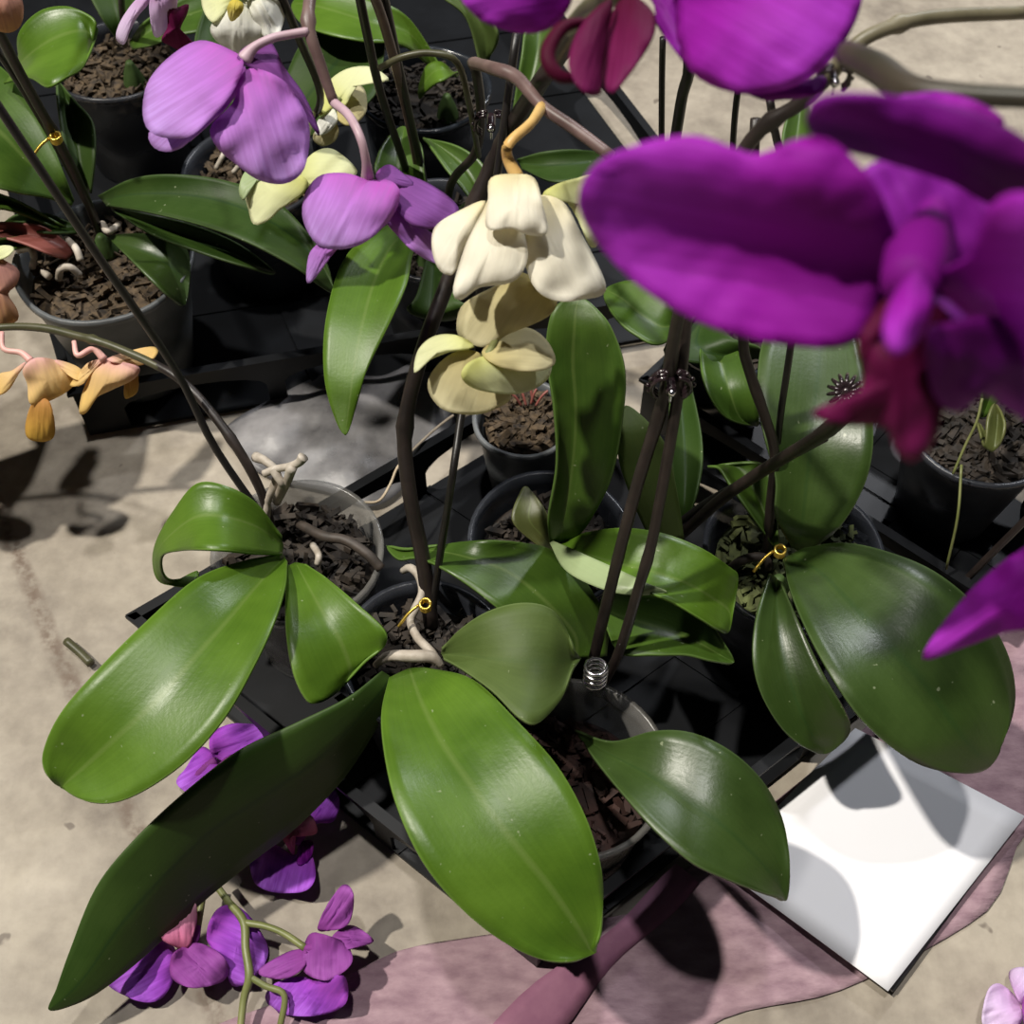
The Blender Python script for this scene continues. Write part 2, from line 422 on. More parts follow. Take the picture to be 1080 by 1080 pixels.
def floor_mat():
    m, nt, bs, out = nodes('floor_cream_stone')
    a = noise_tex(nt, 7, 6, rough=0.6)
    col = ramp(nt, a, [(0.34, (0.125, 0.105, 0.084)), (0.47, (0.25, 0.22, 0.176)), (0.66, (0.38, 0.34, 0.276))])
    b = noise_tex(nt, 70, 5)
    col = mixc(nt, 0.25, col, ramp(nt, b, [(0.35, (0.20, 0.165, 0.13)), (0.65, (0.45, 0.395, 0.315))]))
    s = noise_tex(nt, 48, 2)
    sf = ramp(nt, s, [(0.70, (0, 0, 0)), (0.735, (0.7, 0.7, 0.7))])
    col = mixc(nt, sf, col, (0.09, 0.07, 0.055))
    # one mortar joint, a crooked line across the floor
    p0, p1 = P(0, 547, 0), P(232, 1080, 0)
    d = (p1 - p0).normalized(); nrm = Vector((-d.y, d.x, 0))
    tc = N(nt, 'ShaderNodeTexCoord')
    nz = N(nt, 'ShaderNodeTexNoise'); nz.inputs['Scale'].default_value = 16; nz.inputs['Detail'].default_value = 5
    nt.links.new(tc.outputs['Object'], nz.inputs[0])
    dot = N(nt, 'ShaderNodeVectorMath', operation='DOT_PRODUCT'); dot.inputs[1].default_value = nrm
    nt.links.new(tc.outputs['Object'], dot.inputs[0])
    sub = N(nt, 'ShaderNodeMath', operation='SUBTRACT'); sub.inputs[1].default_value = nrm.dot(p0) + 0.0
    nt.links.new(dot.outputs['Value'], sub.inputs[0])
    wob = N(nt, 'ShaderNodeMath', operation='MULTIPLY_ADD'); wob.inputs[1].default_value = 0.012; wob.inputs[2].default_value = -0.006
    nt.links.new(nz.outputs[0], wob.inputs[0])
    ad = N(nt, 'ShaderNodeMath', operation='ADD'); nt.links.new(sub.outputs[0], ad.inputs[0]); nt.links.new(wob.outputs[0], ad.inputs[1])
    ab = N(nt, 'ShaderNodeMath', operation='ABSOLUTE'); nt.links.new(ad.outputs[0], ab.inputs[0])
    lf = ramp(nt, ab.outputs[0], [(0.0, (1, 1, 1)), (0.0035, (0.85, 0.85, 0.85)), (0.0075, (0, 0, 0))])
    n3 = noise_tex(nt, 120, 3)
    col = mixc(nt, mixc(nt, 1.0, lf, ramp(nt, n3, [(0.38, (0.15, 0.15, 0.15)), (0.6, (1, 1, 1))]), 'MULTIPLY'), col, (0.13, 0.095, 0.07))
    nt.links.new(col, bs.inputs['Base Color'])
    bs.inputs['Roughness'].default_value = 0.55
    bs.inputs['Specular IOR Level'].default_value = 0.3
    h = mixc(nt, 0.5, b, a)
    bump(nt, h, bs, 0.25, 0.004)
    return m
M['floor'] = floor_mat()

# ------------------------------------------------------------------ setting
fl = obj('floor', [(-4, -3, 0), (4, -3, 0), (4, 5, 0), (-4, 5, 0)], [(0, 1, 2, 3)], M['floor'])
fl['kind'] = 'structure'

def patch3(name, out, mat, z, wz, sc, thick, parent=None):
    """a sheet lying on the floor, gently crumpled"""
    o = closed_spline(out, 90)
    cx = sum(p[0] for p in o)/90; cy = sum(p[1] for p in o)/90
    V, Fc, R = [], [], 16
    def put(x, y, q=0.0):
        w = P(x, y, z)
        n = noise.noise((w.x*sc, w.y*sc, 1.7)) + 0.5*noise.noise((w.x*sc*2.3, w.y*sc*2.3, 4.1))
        V.append((w.x, w.y, z + wz*(0.6 + 0.6*n)*(1 - 0.85*q**3)))
    put(cx, cy)
    for k in range(1, R+1):
        for p in o: put(cx+(p[0]-cx)*k/R, cy+(p[1]-cy)*k/R, k/R)
    for j in range(90): Fc.append((0, 1+j, 1+(j+1) % 90))
    for k in range(R-1):
        for j in range(90):
            a, b = 1+k*90+j, 1+k*90+(j+1) % 90
            Fc.append((a, a+90, b+90, b))
    return obj(name, V, Fc, mat, parent, thick=thick)

# ------------------------------------------------------------------ trays
def tray(label, A, B, C, h, group='black plant trays', arches=3):
    """A front corner, B and C the corners next to it (floor points); the fourth follows"""
    D4 = B + C - A
    cor = [A, B, D4, C]
    cen = (A + D4) / 2
    r = root('plant_tray', (cen.x, cen.y, 0), label, 'tray', group)
    V, Fc = [], []
    prism([Vector((p.x, p.y, 0.001)) for p in cor], (0, 0, 0.003), V, Fc)
    # bottom ribs
    for k in range(1, 5):
        for (p, q, s, t) in ((A, B, C, D4), (A, C, B, D4)):
            a = p + (q-p)*k/6; b = s + (t-s)*k/6
            w = (q-p).normalized()*0.003
            prism([Vector((x.x, x.y, 0.004)) for x in (a-w, a+w, b+w, b-w)], (0, 0, 0.0015), V, Fc)
    obj('tray_base', V, Fc, M['tray'], r, smooth=False)
    for i in range(4):
        a, b = cor[i], cor[(i+1) % 4]
        e = (b-a); ln = e.length; e.normalize()
        nin = Vector((-e.y, e.x, 0))
        if nin.dot(cen - a) < 0: nin = -nin
        poly = [(0, h)]
        poly.append((0, 0.004))
        wpost = 0.014
        n = arches
        span = (ln - 0.05) / n
        for k in range(n):
            s0 = 0.025 + k*span + wpost/2; s1 = 0.025 + (k+1)*span - wpost/2
            poly += [(s0, 0.004), (s0, h*0.50)]
            for q in range(1, 8):
                th = math.pi * (1 - q/8)
                poly.append(((s0+s1)/2 + (s1-s0)/2*math.cos(th), h*0.50 + h*0.26*math.sin(th)))
            poly += [(s1, h*0.50), (s1, 0.004)]
        poly += [(ln, 0.004), (ln, h)]
        V, Fc = [], []
        prism([a + e*s + Vector((0, 0, z)) for s, z in poly], nin*0.0025, V, Fc)
        # flat rim lip
        lip = [a + e*s + nin*t + Vector((0, 0, h)) for s, t in ((-0.003, -0.003), (ln+0.003, -0.003), (ln, 0.004), (0, 0.004))]
        prism(lip, (0, 0, 0.003), V, Fc)
        obj('tray_wall', V, Fc, M['tray'], r, smooth=False)
    return r

tray('black plastic tray at the front holding five orchid pots with broad leaves', P(566, 1022, 0), P(160, 692, 0), P(985, 690, 0), 0.052)
tray('long black back tray with the big grey pot, its corner beside the orange flowers', Vector((-0.327, 0.597, 0)), Vector((-0.591, 1.209, 0)), Vector((0.200, 0.717, 0)), 0.05, arches=4)
tray('black tray at right under the cloudy pot behind the large broad leaf', Vector((0.32, 0.415, 0)), Vector((0.099, 0.610, 0)), Vector((0.403, 0.509, 0)), 0.05, arches=2)

# ------------------------------------------------------------------ pots
def pot(r, c, rt, rb, h, mat, fill, seed=0, wob=0.02, chips=240, fill_name='potting_bark', lowfill=0.014):
    rnd = random.Random(seed)
    t = 0.0012
    prof = [(rb*0.2, 0.0), (rb, 0.0), (rb+(rt-rb)*0.5, h*0.5), (rt-0.002, h-0.008), (rt+0.0015, h-0.006), (rt+0.002, h), (rt-0.001, h),
            (rt-0.003, h-0.008), (rb+(rt-rb)*0.5-t, h*0.5), (rb-t, t), (rb*0.2, t)]
    V, Fc = lathe(prof, c, 44, wob, seed)
    obj('pot', V, Fc, mat, r)
    z = h - lowfill
    rf = rt - 0.007
    V, Fc = lathe([(rb*0.9, 0.004), (rb+(rt-rb)*0.5-0.003, h*0.5), (rf, z-0.006), (rf*0.9, z-0.001), (rf*0.5, z+0.001), (0.002, z+0.002)], c, 30, 0.04, seed+3)
    for k in range(chips):
        a = rnd.uniform(0, 2*math.pi); q = rf * math.sqrt(rnd.random()) * 0.96
        x, y = c[0]+q*math.cos(a), c[1]+q*math.sin(a)
        s = rnd.uniform(0.0012, 0.0042)
        e1 = Vector((rnd.uniform(-1, 1), rnd.uniform(-1, 1), rnd.uniform(-.5, .5))).normalized()*s*2.0
        e2 = e1.cross(Vector((rnd.uniform(-.4, .4), rnd.uniform(-.4, .4), 1))).normalized()*s*0.6
        e3 = e1.cross(e2).normalized()*s*0.45
        o = Vector((x, y, c[2]+z+rnd.uniform(0, 0.006)))
        b = len(V)
        for sx in (-1, 1):
            for sy in (-1, 1):
                for sz in (-1, 1):
                    V.append(o + e1*sx*rnd.uniform(.7, 1.1) + e2*sy*rnd.uniform(.7, 1.1) + e3*sz)
        for f in ((0, 1, 3, 2), (4, 6, 7, 5), (0, 4, 5, 1), (2, 3, 7, 6), (0, 2, 6, 4), (1, 5, 7, 3)):
            Fc.append(tuple(b+i for i in f))
    o = obj(fill_name, V, Fc, fill, r, smooth=False)
    o['kind'] = 'stuff'
def orchid(label, px, py, h=0.10, rt=0.055, rb=0.043, mat='pot', fill='bark', seed=0, z0=0.0065, group='orchids in plastic pots', name='potted_orchid', **kw):
    w = P(px, py, z0 + h)
    r = root(name, (w.x, w.y, z0), label, 'orchid', group)
    pot(r, (w.x, w.y, z0), rt, rb, h, M[mat], M[fill], seed, **kw)
    return r
def crown(r, x, y, zb, zt, rad=0.009):
    b = P(x, y, zt)
    c = Vector((b.x, b.y, zb))
    b = Vector((b.x, b.y, zt - 0.018))
    V, Fc = tube_mesh([c, (c+b)/2, b], [rad*1.1, rad*0.8, rad*0.3])
    obj('crown', V, Fc, M['leaf_shaded'], r)
def flower(r, pix, rad, mat, depth=False, name='flower'):
    """the flower's stalk and column; petals are its children"""
    return tube(name, pix, rad, mat, r, depth=depth)
def coil(r, c, rad, hgt, turns, mat, name='spring_clip', wire=0.0011):
    pts = []
    for i in range(turns*10+1):
        a = 2*math.pi*i/10
        pts.append((c[0]+rad*math.cos(a), c[1]+rad*math.sin(a), c[2]+hgt*i/(turns*10)))
    V, Fc = tube_mesh(pts, wire, seg=6, per=1)
    return obj(name, V, Fc, mat, r)
def claw(r, c, s, mat=None, name='claw_clip'):
    """a little toothed clip: two curved jaws with teeth, a spring barrel and thumb tabs"""
    V, Fc = [], []
    c = Vector(c)
    for sd in (-1, 1):
        for lvl in (-1, 0, 1):
            pts = []
            for i in range(9):
                a = math.radians(-60 + 150*i/8)
                pts.append(c + Vector((sd*s*(0.35+0.75*math.cos(a)), -s*0.3+s*0.45*lvl*0.6, s*0.9*math.sin(a))))
            tube_mesh(pts, s*0.14, 6, 2, V, Fc)
        for k in range(6):
            a = math.radians(-60 + 150*k/5)
            ball(c + Vector((sd*s*(0.35+0.95*math.cos(a)), -s*0.3, s*1.05*math.sin(a))), s*0.16, V, Fc, seg=6)
    tube_mesh([c+Vector((0, -s*0.9, 0)), c+Vector((0, s*0.6, 0))], s*0.32, 10, 2, V, Fc)
    o = obj(name, V, Fc, mat or M['clip'], r)
    V, Fc = [], []
    ball(c+Vector((0, -s*0.95, 0.1*s)), s*0.24, V, Fc)
    tube_mesh([c+Vector((0, -s*0.8, -s*0.2)), c+Vector((0, -s*0.8, -s*0.9))], s*0.10, 6, 2, V, Fc)
    obj('spring', V, Fc, M['wire'], o)
    return o
def rosette(r, c, s):
    V, Fc = [], []
    c = Vector(c)
    v = (Vector((0, 0, H)) - c).normalized()
    a = v.cross(Vector((0, 0, 1))).normalized(); b = a.cross(v)
    for k in range(14):
        th = 2*math.pi*k/14
        d = a*math.cos(th) + b*math.sin(th)
        tube_mesh([c + d*s*0.25 + v*s*0.25, c + d*s*0.7 + v*s*0.2, c + d*s - v*s*0.35], [s*0.12, s*0.14, s*0.10], 6, 2, V, Fc)
    ball(c + v*s*0.2, s*0.3, V, Fc)
    return obj('claw_clip', V, Fc, M['clip'], r)
def twist(r, pix, z, n=4):
    V, Fc = [], []
    w = P(*pix, z)
    for k in range(n):
        pts = [w + Vector((0.0032*math.cos(a), 0.0032*math.sin(a), 0.0011*k + 0.0006*math.sin(a))) for a in [2*math.pi*i/8 for i in range(9)]]
        tube_mesh(pts, 0.0009, 6, 2, V, Fc)
    tube_mesh([w+Vector((-0.004, 0, 0.002)), w+Vector((-0.010, -0.004, -0.001)), w+Vector((-0.016, -0.010, -0.006))], 0.0010, 6, 3, V, Fc)
    return obj('gold_tie', V, Fc, M['gold'], r)

# ================================================================== plants
# ---- A: orchid at left whose low spike carries the orange flowers
a = orchid('orchid at left with wilted orange flowers on a low spike and one leaf curled over', 314, 580, rt=0.052, rb=0.040, mat='pot_clear', seed=1)
crown(a, 298, 582, 0.09, 0.128)
leaf(a, [(298,584,300,588,303,592,.125), (255,592,276,613,301,618,.145), (205,612,243,652,290,655,.158), (150,660,205,695,268,703,.162),
         (98,712,165,740,235,760,.158), (62,755,125,776,190,808,.148), (45,795,90,808,135,842,.132), (50,818,72,824,95,846,.124), (66,831,.12)], M['leaf_bright'])
leaf(a, [(303,598,312,594,322,595,.126), (301,635,325,618,345,610,.138), (302,670,340,645,378,638,.142), (308,705,357,672,405,664,.138),
         (320,734,368,700,406,681,.128), (333,742,368,712,386,697,.122), (358,727,.12)], M['leaf_bright'])
leaf(a, [(297,566,298,575,297,585,.126), (272,532,270,556,266,584,.150), (240,513,238,546,238,581,.166), (208,510,210,545,212,580,.166),
         (183,540,186,560,190,581,.155,.002), (166,570,168,580,172,586,.138,.002), (162,594,166,600,172,604,.118,0), (170,614,176,614,183,612,.105,0), (200,619,205,612,206,603,.10,0), (208,606,.10)], M['leaf_bright'])
tube('stake', [(292,566,.10), (228,474,.155), (185,390,.205), (98,262,.29), (0,115,.37), (-30,70,.39)], 0.0024, M['stake'], a)
tube('flower_spike', [(287,560,.10), (276,520,.135), (250,472,.16), (215,425,.175), (188,399,.18), (160,382,.18)], [.003,.003,.003,.0028,.0028,.0026], M['spike'], a, knobs=(0.45,))
tube('flower_spike', [(172,389,.18), (145,376,.18), (110,362,.18), (80,354,.178), (45,346,.176), (5,345,.172), (-40,352,.168), (-120,370,.16), (-180,385,.15)], [.0027]*5+[.0024,.0024,.002,.002], M['spike_green'], a, knobs=(0.3,))
for rt in ([(280,560,.105), (283,528,.135), (292,500,.15), (281,487,.155), (270,482,.15)], [(278,500,.155), (290,495,.158), (305,492,.162), (315,488,.166), (320,482,.17)],
           [(291,528,.13), (297,512,.15), (293,503,.155), (288,494,.158)], [(292,530,.125), (302,510,.15), (308,492,.165)]):
    tube('aerial_root', rt, [.0024]*(len(rt)-2) + [.0026, .0034], M['root'], a)
tube('aerial_root', [(315,552,.11), (340,565,.118), (365,570,.12), (388,585,.118), (402,600,.112)], .0032, M['root_dark'], a)
tube('aerial_root', [(330,575,.10), (336,585,.112), (335,595,.108)], .0022, M['root'], a)
# orange flowers
f = flower(a, [(2,350,0.175), (4,368,0.170), (22,372,0.168), (33,381,0.165)], [.0015,.0017,.002,.0026], M['pedicel_pk'])
petal(f, [(36,378),(55,379),(72,386),(81,394),(78,406),(60,419),(33,427),(29,405),(24,390)], M['ora'], 0.168, 0.145, .006, tip=(55,422))
petal(f, [(27,382),(13,391),(-2,396),(-3,416),(8,412),(18,397)], M['ora'], 0.166, 0.150, .003, name='sepal')
petal(f, [(42,420),(53,425),(58,455),(50,465),(31,463),(27,450),(33,427)], M['ora_dark'], 0.150, 0.125, .003, tip=(41,465), name='lip')
petal(f, [(58,380),(80,386),(90,396),(84,402),(70,394)], M['ora'], 0.162, 0.155, .002, name='sepal')
f = flower(a, [(78,360,0.178), (82,375,0.175), (98,368,0.175), (110,379,0.170)], [.0015,.0018,.002,.0026], M['pedicel_pk'])
petal(f, [(112,378),(125,381),(147,387),(142,399),(122,409),(100,420),(92,434),(84,436),(87,415),(97,393)], M['ora'], 0.170, 0.145, .006, tip=(100,425))
petal(f, [(113,379),(138,370),(160,366),(167,370),(160,380),(145,386),(128,384)], M['ora'], 0.172, 0.162, .003, name='sepal')
petal(f, [(133,398),(145,396),(145,412),(137,419),(131,418)], M['ora_dark'], 0.162, 0.145, .002, name='lip')
petal(f, [(108,379),(93,383),(80,398),(74,407),(86,406),(97,393)], M['ora'], 0.168, 0.152, .002, name='sepal')
f = flower(a, [(-20,340,0.172), (-22,300,0.190), (-8,275,0.200)], .0018, M['pedicel_pk'])
petal(f, [(-12,270),(5,275),(20,286),(17,300),(8,310),(17,325),(18,338),(-5,345),(-28,330)], M['ora_pink'], 0.200, 0.170, .008, tip=(8,340))
petal(f, [(-12,276),(-5,262),(8,259),(15,263),(5,272)], M['cream_yel'], 0.203, 0.198, 0.0012, name='sepal')

f = flower(a, [(-70,360,.165), (-75,378,.158), (-70,388,.152)], .0018, M['pedicel_pk'])  # unseen flower past the left border, added to shade the floor
petal(f, [(-68,390),(-45,400),(-40,430),(-75,445),(-100,425),(-95,400)], M['ora'], .155, .13, .006)
petal(f, [(-72,390),(-95,385),(-125,400),(-120,420),(-95,410)], M['ora'], .155, .14, .003, name='sepal')
f = flower(a, [(-140,375,.158), (-150,395,.15), (-148,405,.145)], .0018, M['pedicel_pk'])  # another unseen flower, added for its floor shadow
petal(f, [(-148,405),(-120,415),(-115,450),(-150,470),(-180,445),(-172,415)], M['ora'], .148, .12, .006)
petal(f, [(-150,405),(-180,400),(-205,420),(-195,440),(-170,425)], M['ora'], .148, .135, .003, name='sepal')

# ---- B: centre orchid with the long dark leaf and the shiny front leaf; its tall spike carries the upper magenta flower
b = orchid('centre orchid with a shiny bright leaf in front and one long shaded leaf hanging left', 446, 688, rt=0.048, rb=0.038, mat='pot', seed=2)
crown(b, 432, 712, 0.09, 0.125, 0.011)
leaf(b, [(402,708,412,714,420,722,.120,.004,-.006), (365,737,382,752,396,768,.120,.014,-.022), (310,764,340,796,362,820,.110,.024,-.038), (250,793,282,836,312,872,.100,.028,-.046),
         (188,842,222,876,258,914,.088,.028,-.046), (136,892,170,926,205,958,.076,.024,-.040), (100,938,128,974,152,1008,.062,.018,-.028), (74,1002,92,1026,105,1045,.048,.010,-.014), (60,1042,68,1052,75,1060,.040,.004,-.006), (52,1064,.036)], M['leaf_shaded'])
leaf(b, [(410,716,432,706,452,705,.126), (402,755,446,745,500,718,.150), (407,805,470,790,545,760,.163), (420,855,505,840,588,808,.167),
         (445,908,543,890,617,860,.162), (480,952,578,932,633,910,.150), (524,989,606,972,636,945,.136), (568,1011,618,992,634,978,.126), (603,1014,622,1001,630,994,.121), (627,1005,.119)], M['leaf_bright'])
leaf(b, [(466,684,466,690,468,695,.130), (485,664,495,692,490,708,.146), (515,645,525,696,520,730,.158), (550,636,556,698,547,757,.162), (580,642,580,698,567,763,.158), (598,666,597,697,592,737,.148), (605,684,605,696,603,708,.142), (612,695,.139)], M['leaf_pale'])
tube('flower_spike', [(455,660,.10), (446,590,.135), (432,520,.170), (427,450,.20), (445,372,.235), (475,290,.262), (520,170,.315), (558,105,.36), (592,55,.42), (612,25,.47)],
     [.0046,.0046,.0044,.0044,.0044,.0044,.0046,.0046,.0042,.0034], M['spike'], b, knobs=(0.34, 0.62))
tube('stake', [(455,655,.10), (462,600,.14), (476,510,.205), (487,435,.225), (500,350,.25), (525,180,.32), (545,35,.38)], .0022, M['stake'], b)
twist(b, (449,640), .125)
tube('aerial_root', [(425,602,.11), (433,599,.118), (442,608,.12), (445,625,.12), (438,642,.116), (433,655,.112), (440,672,.112), (455,688,.115), (462,700,.112)], [.0022,.0026,.0026,.0024,.0026,.0026,.0026,.0028,.0026], M['root'], b)
tube('aerial_root', [(395,702,.118), (410,692,.124), (435,692,.128), (455,693,.126), (466,702,.12)], [.0018,.003,.0036,.0034,.002], M['root'], b)
# upper magenta flower
f = flower(b, [(600,30,0.435), (625,5,0.405), (660,-10,0.385)], [.0028,.003,.004], M['spike_green'], depth=True)
petal(f, [(660,-30),(612,-22),(600,8),(578,31),(545,34),(505,20),(480,-15),(490,-60),(600,-70)], M['mag'], 0.385, 0.365, 0.0110, depth=True, tip=(500,0), name='petal')
petal(f, [(690,-30),(712,0),(714,38),(728,74),(765,95),(808,99),(855,82),(890,45),(909,0),(905,-50),(800,-80)], M['mag'], 0.385, 0.355, 0.0132, depth=True, tip=(850,60))
petal(f, [(670,-30),(690,5),(695,30),(726,68),(722,30),(718,0),(715,-30)], M['mag_dark'], 0.387, 0.375, 0.0033, depth=True, name='sepal')
petal(f, [(780,90),(830,95),(868,80),(866,97),(830,105),(800,104)], M['mag_dark'], 0.390, 0.385, 0.0022, depth=True, name='sepal')
lp = petal(f, [(660,-5),(688,12),(690,35),(676,62),(655,90),(642,98),(634,70),(640,30)], M['lip'], .385, .365, .004, side=0.006, depth=True, name='lip', tip=(645,98))
petal(lp, [(645,0),(640,35),(634,72),(632,100),(612,94),(600,72),(604,45),(620,18)], M['lip'], .38, .362, .004, side=-0.006, depth=True, name='lip_lobe', tip=(622,98))
tube('lip_lobe', [(622,22,.375), (596,28,.37), (581,46,.366), (578,64,.364), (590,80,.364), (612,84,.366)], [.001,.0020,.0024,.0024,.002,.001], M['lip'], f, depth=True)

# ---- C: front right orchid with two dark stakes joined by clips
c = orchid('orchid at the front tray corner with two dark stakes held by a silver coil', 604, 808, rt=0.052, rb=0.040, mat='pot_clear', fill='bark_red', seed=3, lowfill=0.03)
crown(c, 606, 776, 0.06, 0.100, 0.006)
leaf(c, [(606,770,609,773,612,778,.105,.001), (645,782,638,793,628,802,.122), (690,771,683,817,657,838,.142), (730,773,725,845,691,876,.148), (770,792,760,870,730,910,.147), (803,823,790,898,768,928,.138), (824,862,812,922,797,939,.128), (833,908,823,938,816,945,.120), (829,948,.116)], M['leaf_glossy'])
leaf(c, [(640,692,608,695,572,700,.090,0,.004), (640,660,605,668,562,672,.106,-.006,.006), (618,615,574,634,530,646,.130,-.012,.008), (578,579,535,604,500,622,.136,-.012,.008), (520,570,490,588,467,600,.138), (470,574,450,581,440,589,.122), (430,579,424,582,420,590,.112), (408,576,.108)], M['leaf'])
tube('flower_spike', [(622,712,.10), (646,612,.184), (672,512,.240), (700,420,.285), (712,350,.325), (740,245,.385), (792,148,.43), (845,108,.45), (880,74,.465)],
     [.0033,.0033,.0033,.0032,.0031,.003,.003,.003,.0029], M['spike'], c, knobs=(0.34, 0.8))
tube('flower_spike', [(874,82,.463), (900,50,.475), (930,32,.48), (985,18,.48), (1090,13,.475)], [.0028,.0028,.0028,.0027,.0025], M['spike_olive'], c, knobs=(0.15, 0.6))
tube('stake', [(630,730,.08), (652,690,.130), (672,625,.180), (690,560,.215), (716,410,.290), (723,345,.32), (735,240,.37)], .0030, M['spike'], c, knobs=(0.42,))
coil(c, P(627,720,.118), .0062, .022, 4, M['wire'], wire=.0012)
claw(c, P(707,402,.297), .0085)
claw(c, P(879,80,.468), .0052)

# ---- D: middle orchid with an upright leaf and a lit leaf folded along one edge; its spike carries the large magenta flower
d = orchid('middle orchid with one upright dark leaf and a bright leaf folded along its edge', 580, 566, rt=0.050, rb=0.040, mat='pot', seed=4)
crown(d, 591, 578, 0.09, 0.125)
leaf(d, [(580,572,590,575,600,574,.122,.002), (578,545,594,550,622,550,.150,.006), (587,490,603,495,645,503,.185,.008), (584,430,607,438,657,440,.215,.008), (576,375,604,382,659,390,.240,.006), (580,335,606,345,646,348,.258,.004), (592,318,608,324,630,326,.265,.002), (612,314,.268)], M['leaf'])
lf = leaf(d, [(596,570,586,573,582,574,.124,.002), (622,561,612,583,600,594,.140), (657,557,648,594,632,610,.152), (697,562,688,604,672,622,.158), (737,577,724,616,706,634,.156), (768,597,752,632,737,652,.148), (778,612,768,645,757,664,.138), (769,664,.134)], M['leaf_bright'])
leaf(lf, [(584,571,582,572,580,573,.128,0), (614,584,604,592,596,601,.150,.001,-.003), (650,600,638,611,626,618,.163,.001,-.004), (682,615,670,622,660,627,.168,.001,-.003), (703,625,.163)], M['leaf_under'], name='folded_edge', thick=0.001)
leaf(d, [(640,620,632,640,637,655,.112), (672,624,660,652,653,688,.122), (707,628,700,664,690,691,.126), (740,646,735,678,724,691,.124), (763,678,757,690,750,697,.118), (774,699,.115)], M['leaf'])
leaf(d, [(685,568,702,572,722,570,.118,.002), (666,525,690,530,714,520,.150,.002), (653,485,676,490,704,475,.175,.002), (652,455,666,460,688,450,.192,.002), (660,428,.20)], M['leaf_pale'])
leaf(d, [(592,592,590,590,586,590,.112,.001), (560,570,572,566,580,560,.122,.002), (540,548,558,548,578,545,.130,.002), (548,520,560,528,570,530,.134,.002), (556,514,.136)], M['leaf_brown'])
tube('flower_spike', [(716,566,.11), (760,527,.165), (805,496,.21), (875,452,.285), (935,400,.36), (985,320,.44), (990,200,.51), (965,120,.54)],
     [.0034,.0036,.0036,.0034,.0032,.0030,.0028,.0026], M['spike'], d, knobs=(0.42,))
tube('stake', [(703,562,.11), (745,530,.15), (790,505,.185), (870,462,.25)], .0022, M['stake'], d)
rosette(d, P(892,413,.30), .0085)
# near stalk and large magenta flower
tube('flower_stalk', [(893,56,.33), (925,72,.315), (960,94,.30), (1020,100,.29), (1100,104,.28)], [.0034,.0040,.0036,.0026,.0024], M['stalk_dark'], d, depth=True, per=6)
f = flower(d, [(985,97,.295), (1000,150,.275), (985,220,.252), (968,270,.232), (958,300,.222)], [.0016,.0018,.0030,.0062,.0050], M['mag'], depth=True)
petal(f, [(948,272),(925,200),(880,150),(840,147),(800,163),(770,155),(730,143),(680,150),(630,172),(610,205),(620,240),(655,285),(700,320),(755,347),(815,362),(880,367),(912,352),(925,320)], M['mag'], .238, .252, .004, side=-0.0175, depth=True, tip=(611,215), n=72, wav=0.0008, curl=1)
petal(f, [(1040,212),(1000,190),(930,168),(872,152),(850,132),(858,106),(900,98),(960,103),(1030,120),(1085,150),(1130,190),(1130,250),(1085,225)], M['mag_dark'], .240, .225, .004, depth=True, tip=(855,125), name='sepal', side=-0.014, wav=0.0006)
petal(f, [(1010,150),(960,115),(945,103),(985,98),(1025,106),(1060,130)], M['mag'], .262, .262, .002, depth=True, name='sepal', tip=(950,105))
petal(f, [(988,295),(1025,268),(1040,225),(1060,205),(1090,203),(1150,215),(1150,400),(1085,385),(1035,345)], M['mag'], .228, .205, .004, side=0.024, depth=True, tip=(1120,300), wav=0.0008)
petal(f, [(1010,335),(945,325),(905,265),(897,195),(945,165),(1020,185),(1062,240),(1055,320)], M['mag_dark'], .256, .250, .003, depth=True, name='sepal', tip=(925,180), wav=0.001)
petal(f, [(978,350),(1005,340),(1050,335),(1110,370),(1130,470),(1085,445),(1055,425),(1035,415),(1015,432),(995,430),(980,405)], M['mag_dark'], .218, .246, .005, depth=True, tip=(1080,440), name='sepal', wav=0.001)
petal(f, [(930,300),(1000,318),(1040,335),(1030,352),(985,372),(930,365),(908,345)], M['mag_dark'], .246, .240, .003, depth=True, name='sepal', tip=(1030,345))
lp = petal(f, [(950,310),(1000,330),(1008,375),(995,425),(985,465),(962,487),(945,475),(935,450),(905,448),(875,446),(855,435),(895,425),(912,400),(905,360),(925,325)], M['lip'], .226, .236, .006, depth=True, tip=(960,487), name='lip', wav=0.0012)
petal(lp, [(965,285),(982,305),(976,340),(958,368),(942,373),(932,352),(940,318)], M['mag'], .218, .206, .006, depth=True, name='lip_lobe')
petal(f, [(912,365),(928,340),(940,315),(935,345),(922,370),(905,380)], M['lip'], .228, .222, .002, depth=True, name='lip_lobe')
# a petal of another flower of the same spray, at the right border
f = flower(d, [(1130,110,.29), (1160,350,.29), (1140,590,.31)], .0018, M['spike_green'], depth=True)
petal(f, [(1135,590),(1100,572),(1070,585),(1040,608),(1005,645),(972,694),(1010,684),(1060,666),(1120,655)], M['mag'], .315, .330, .006, depth=True, tip=(972,694))

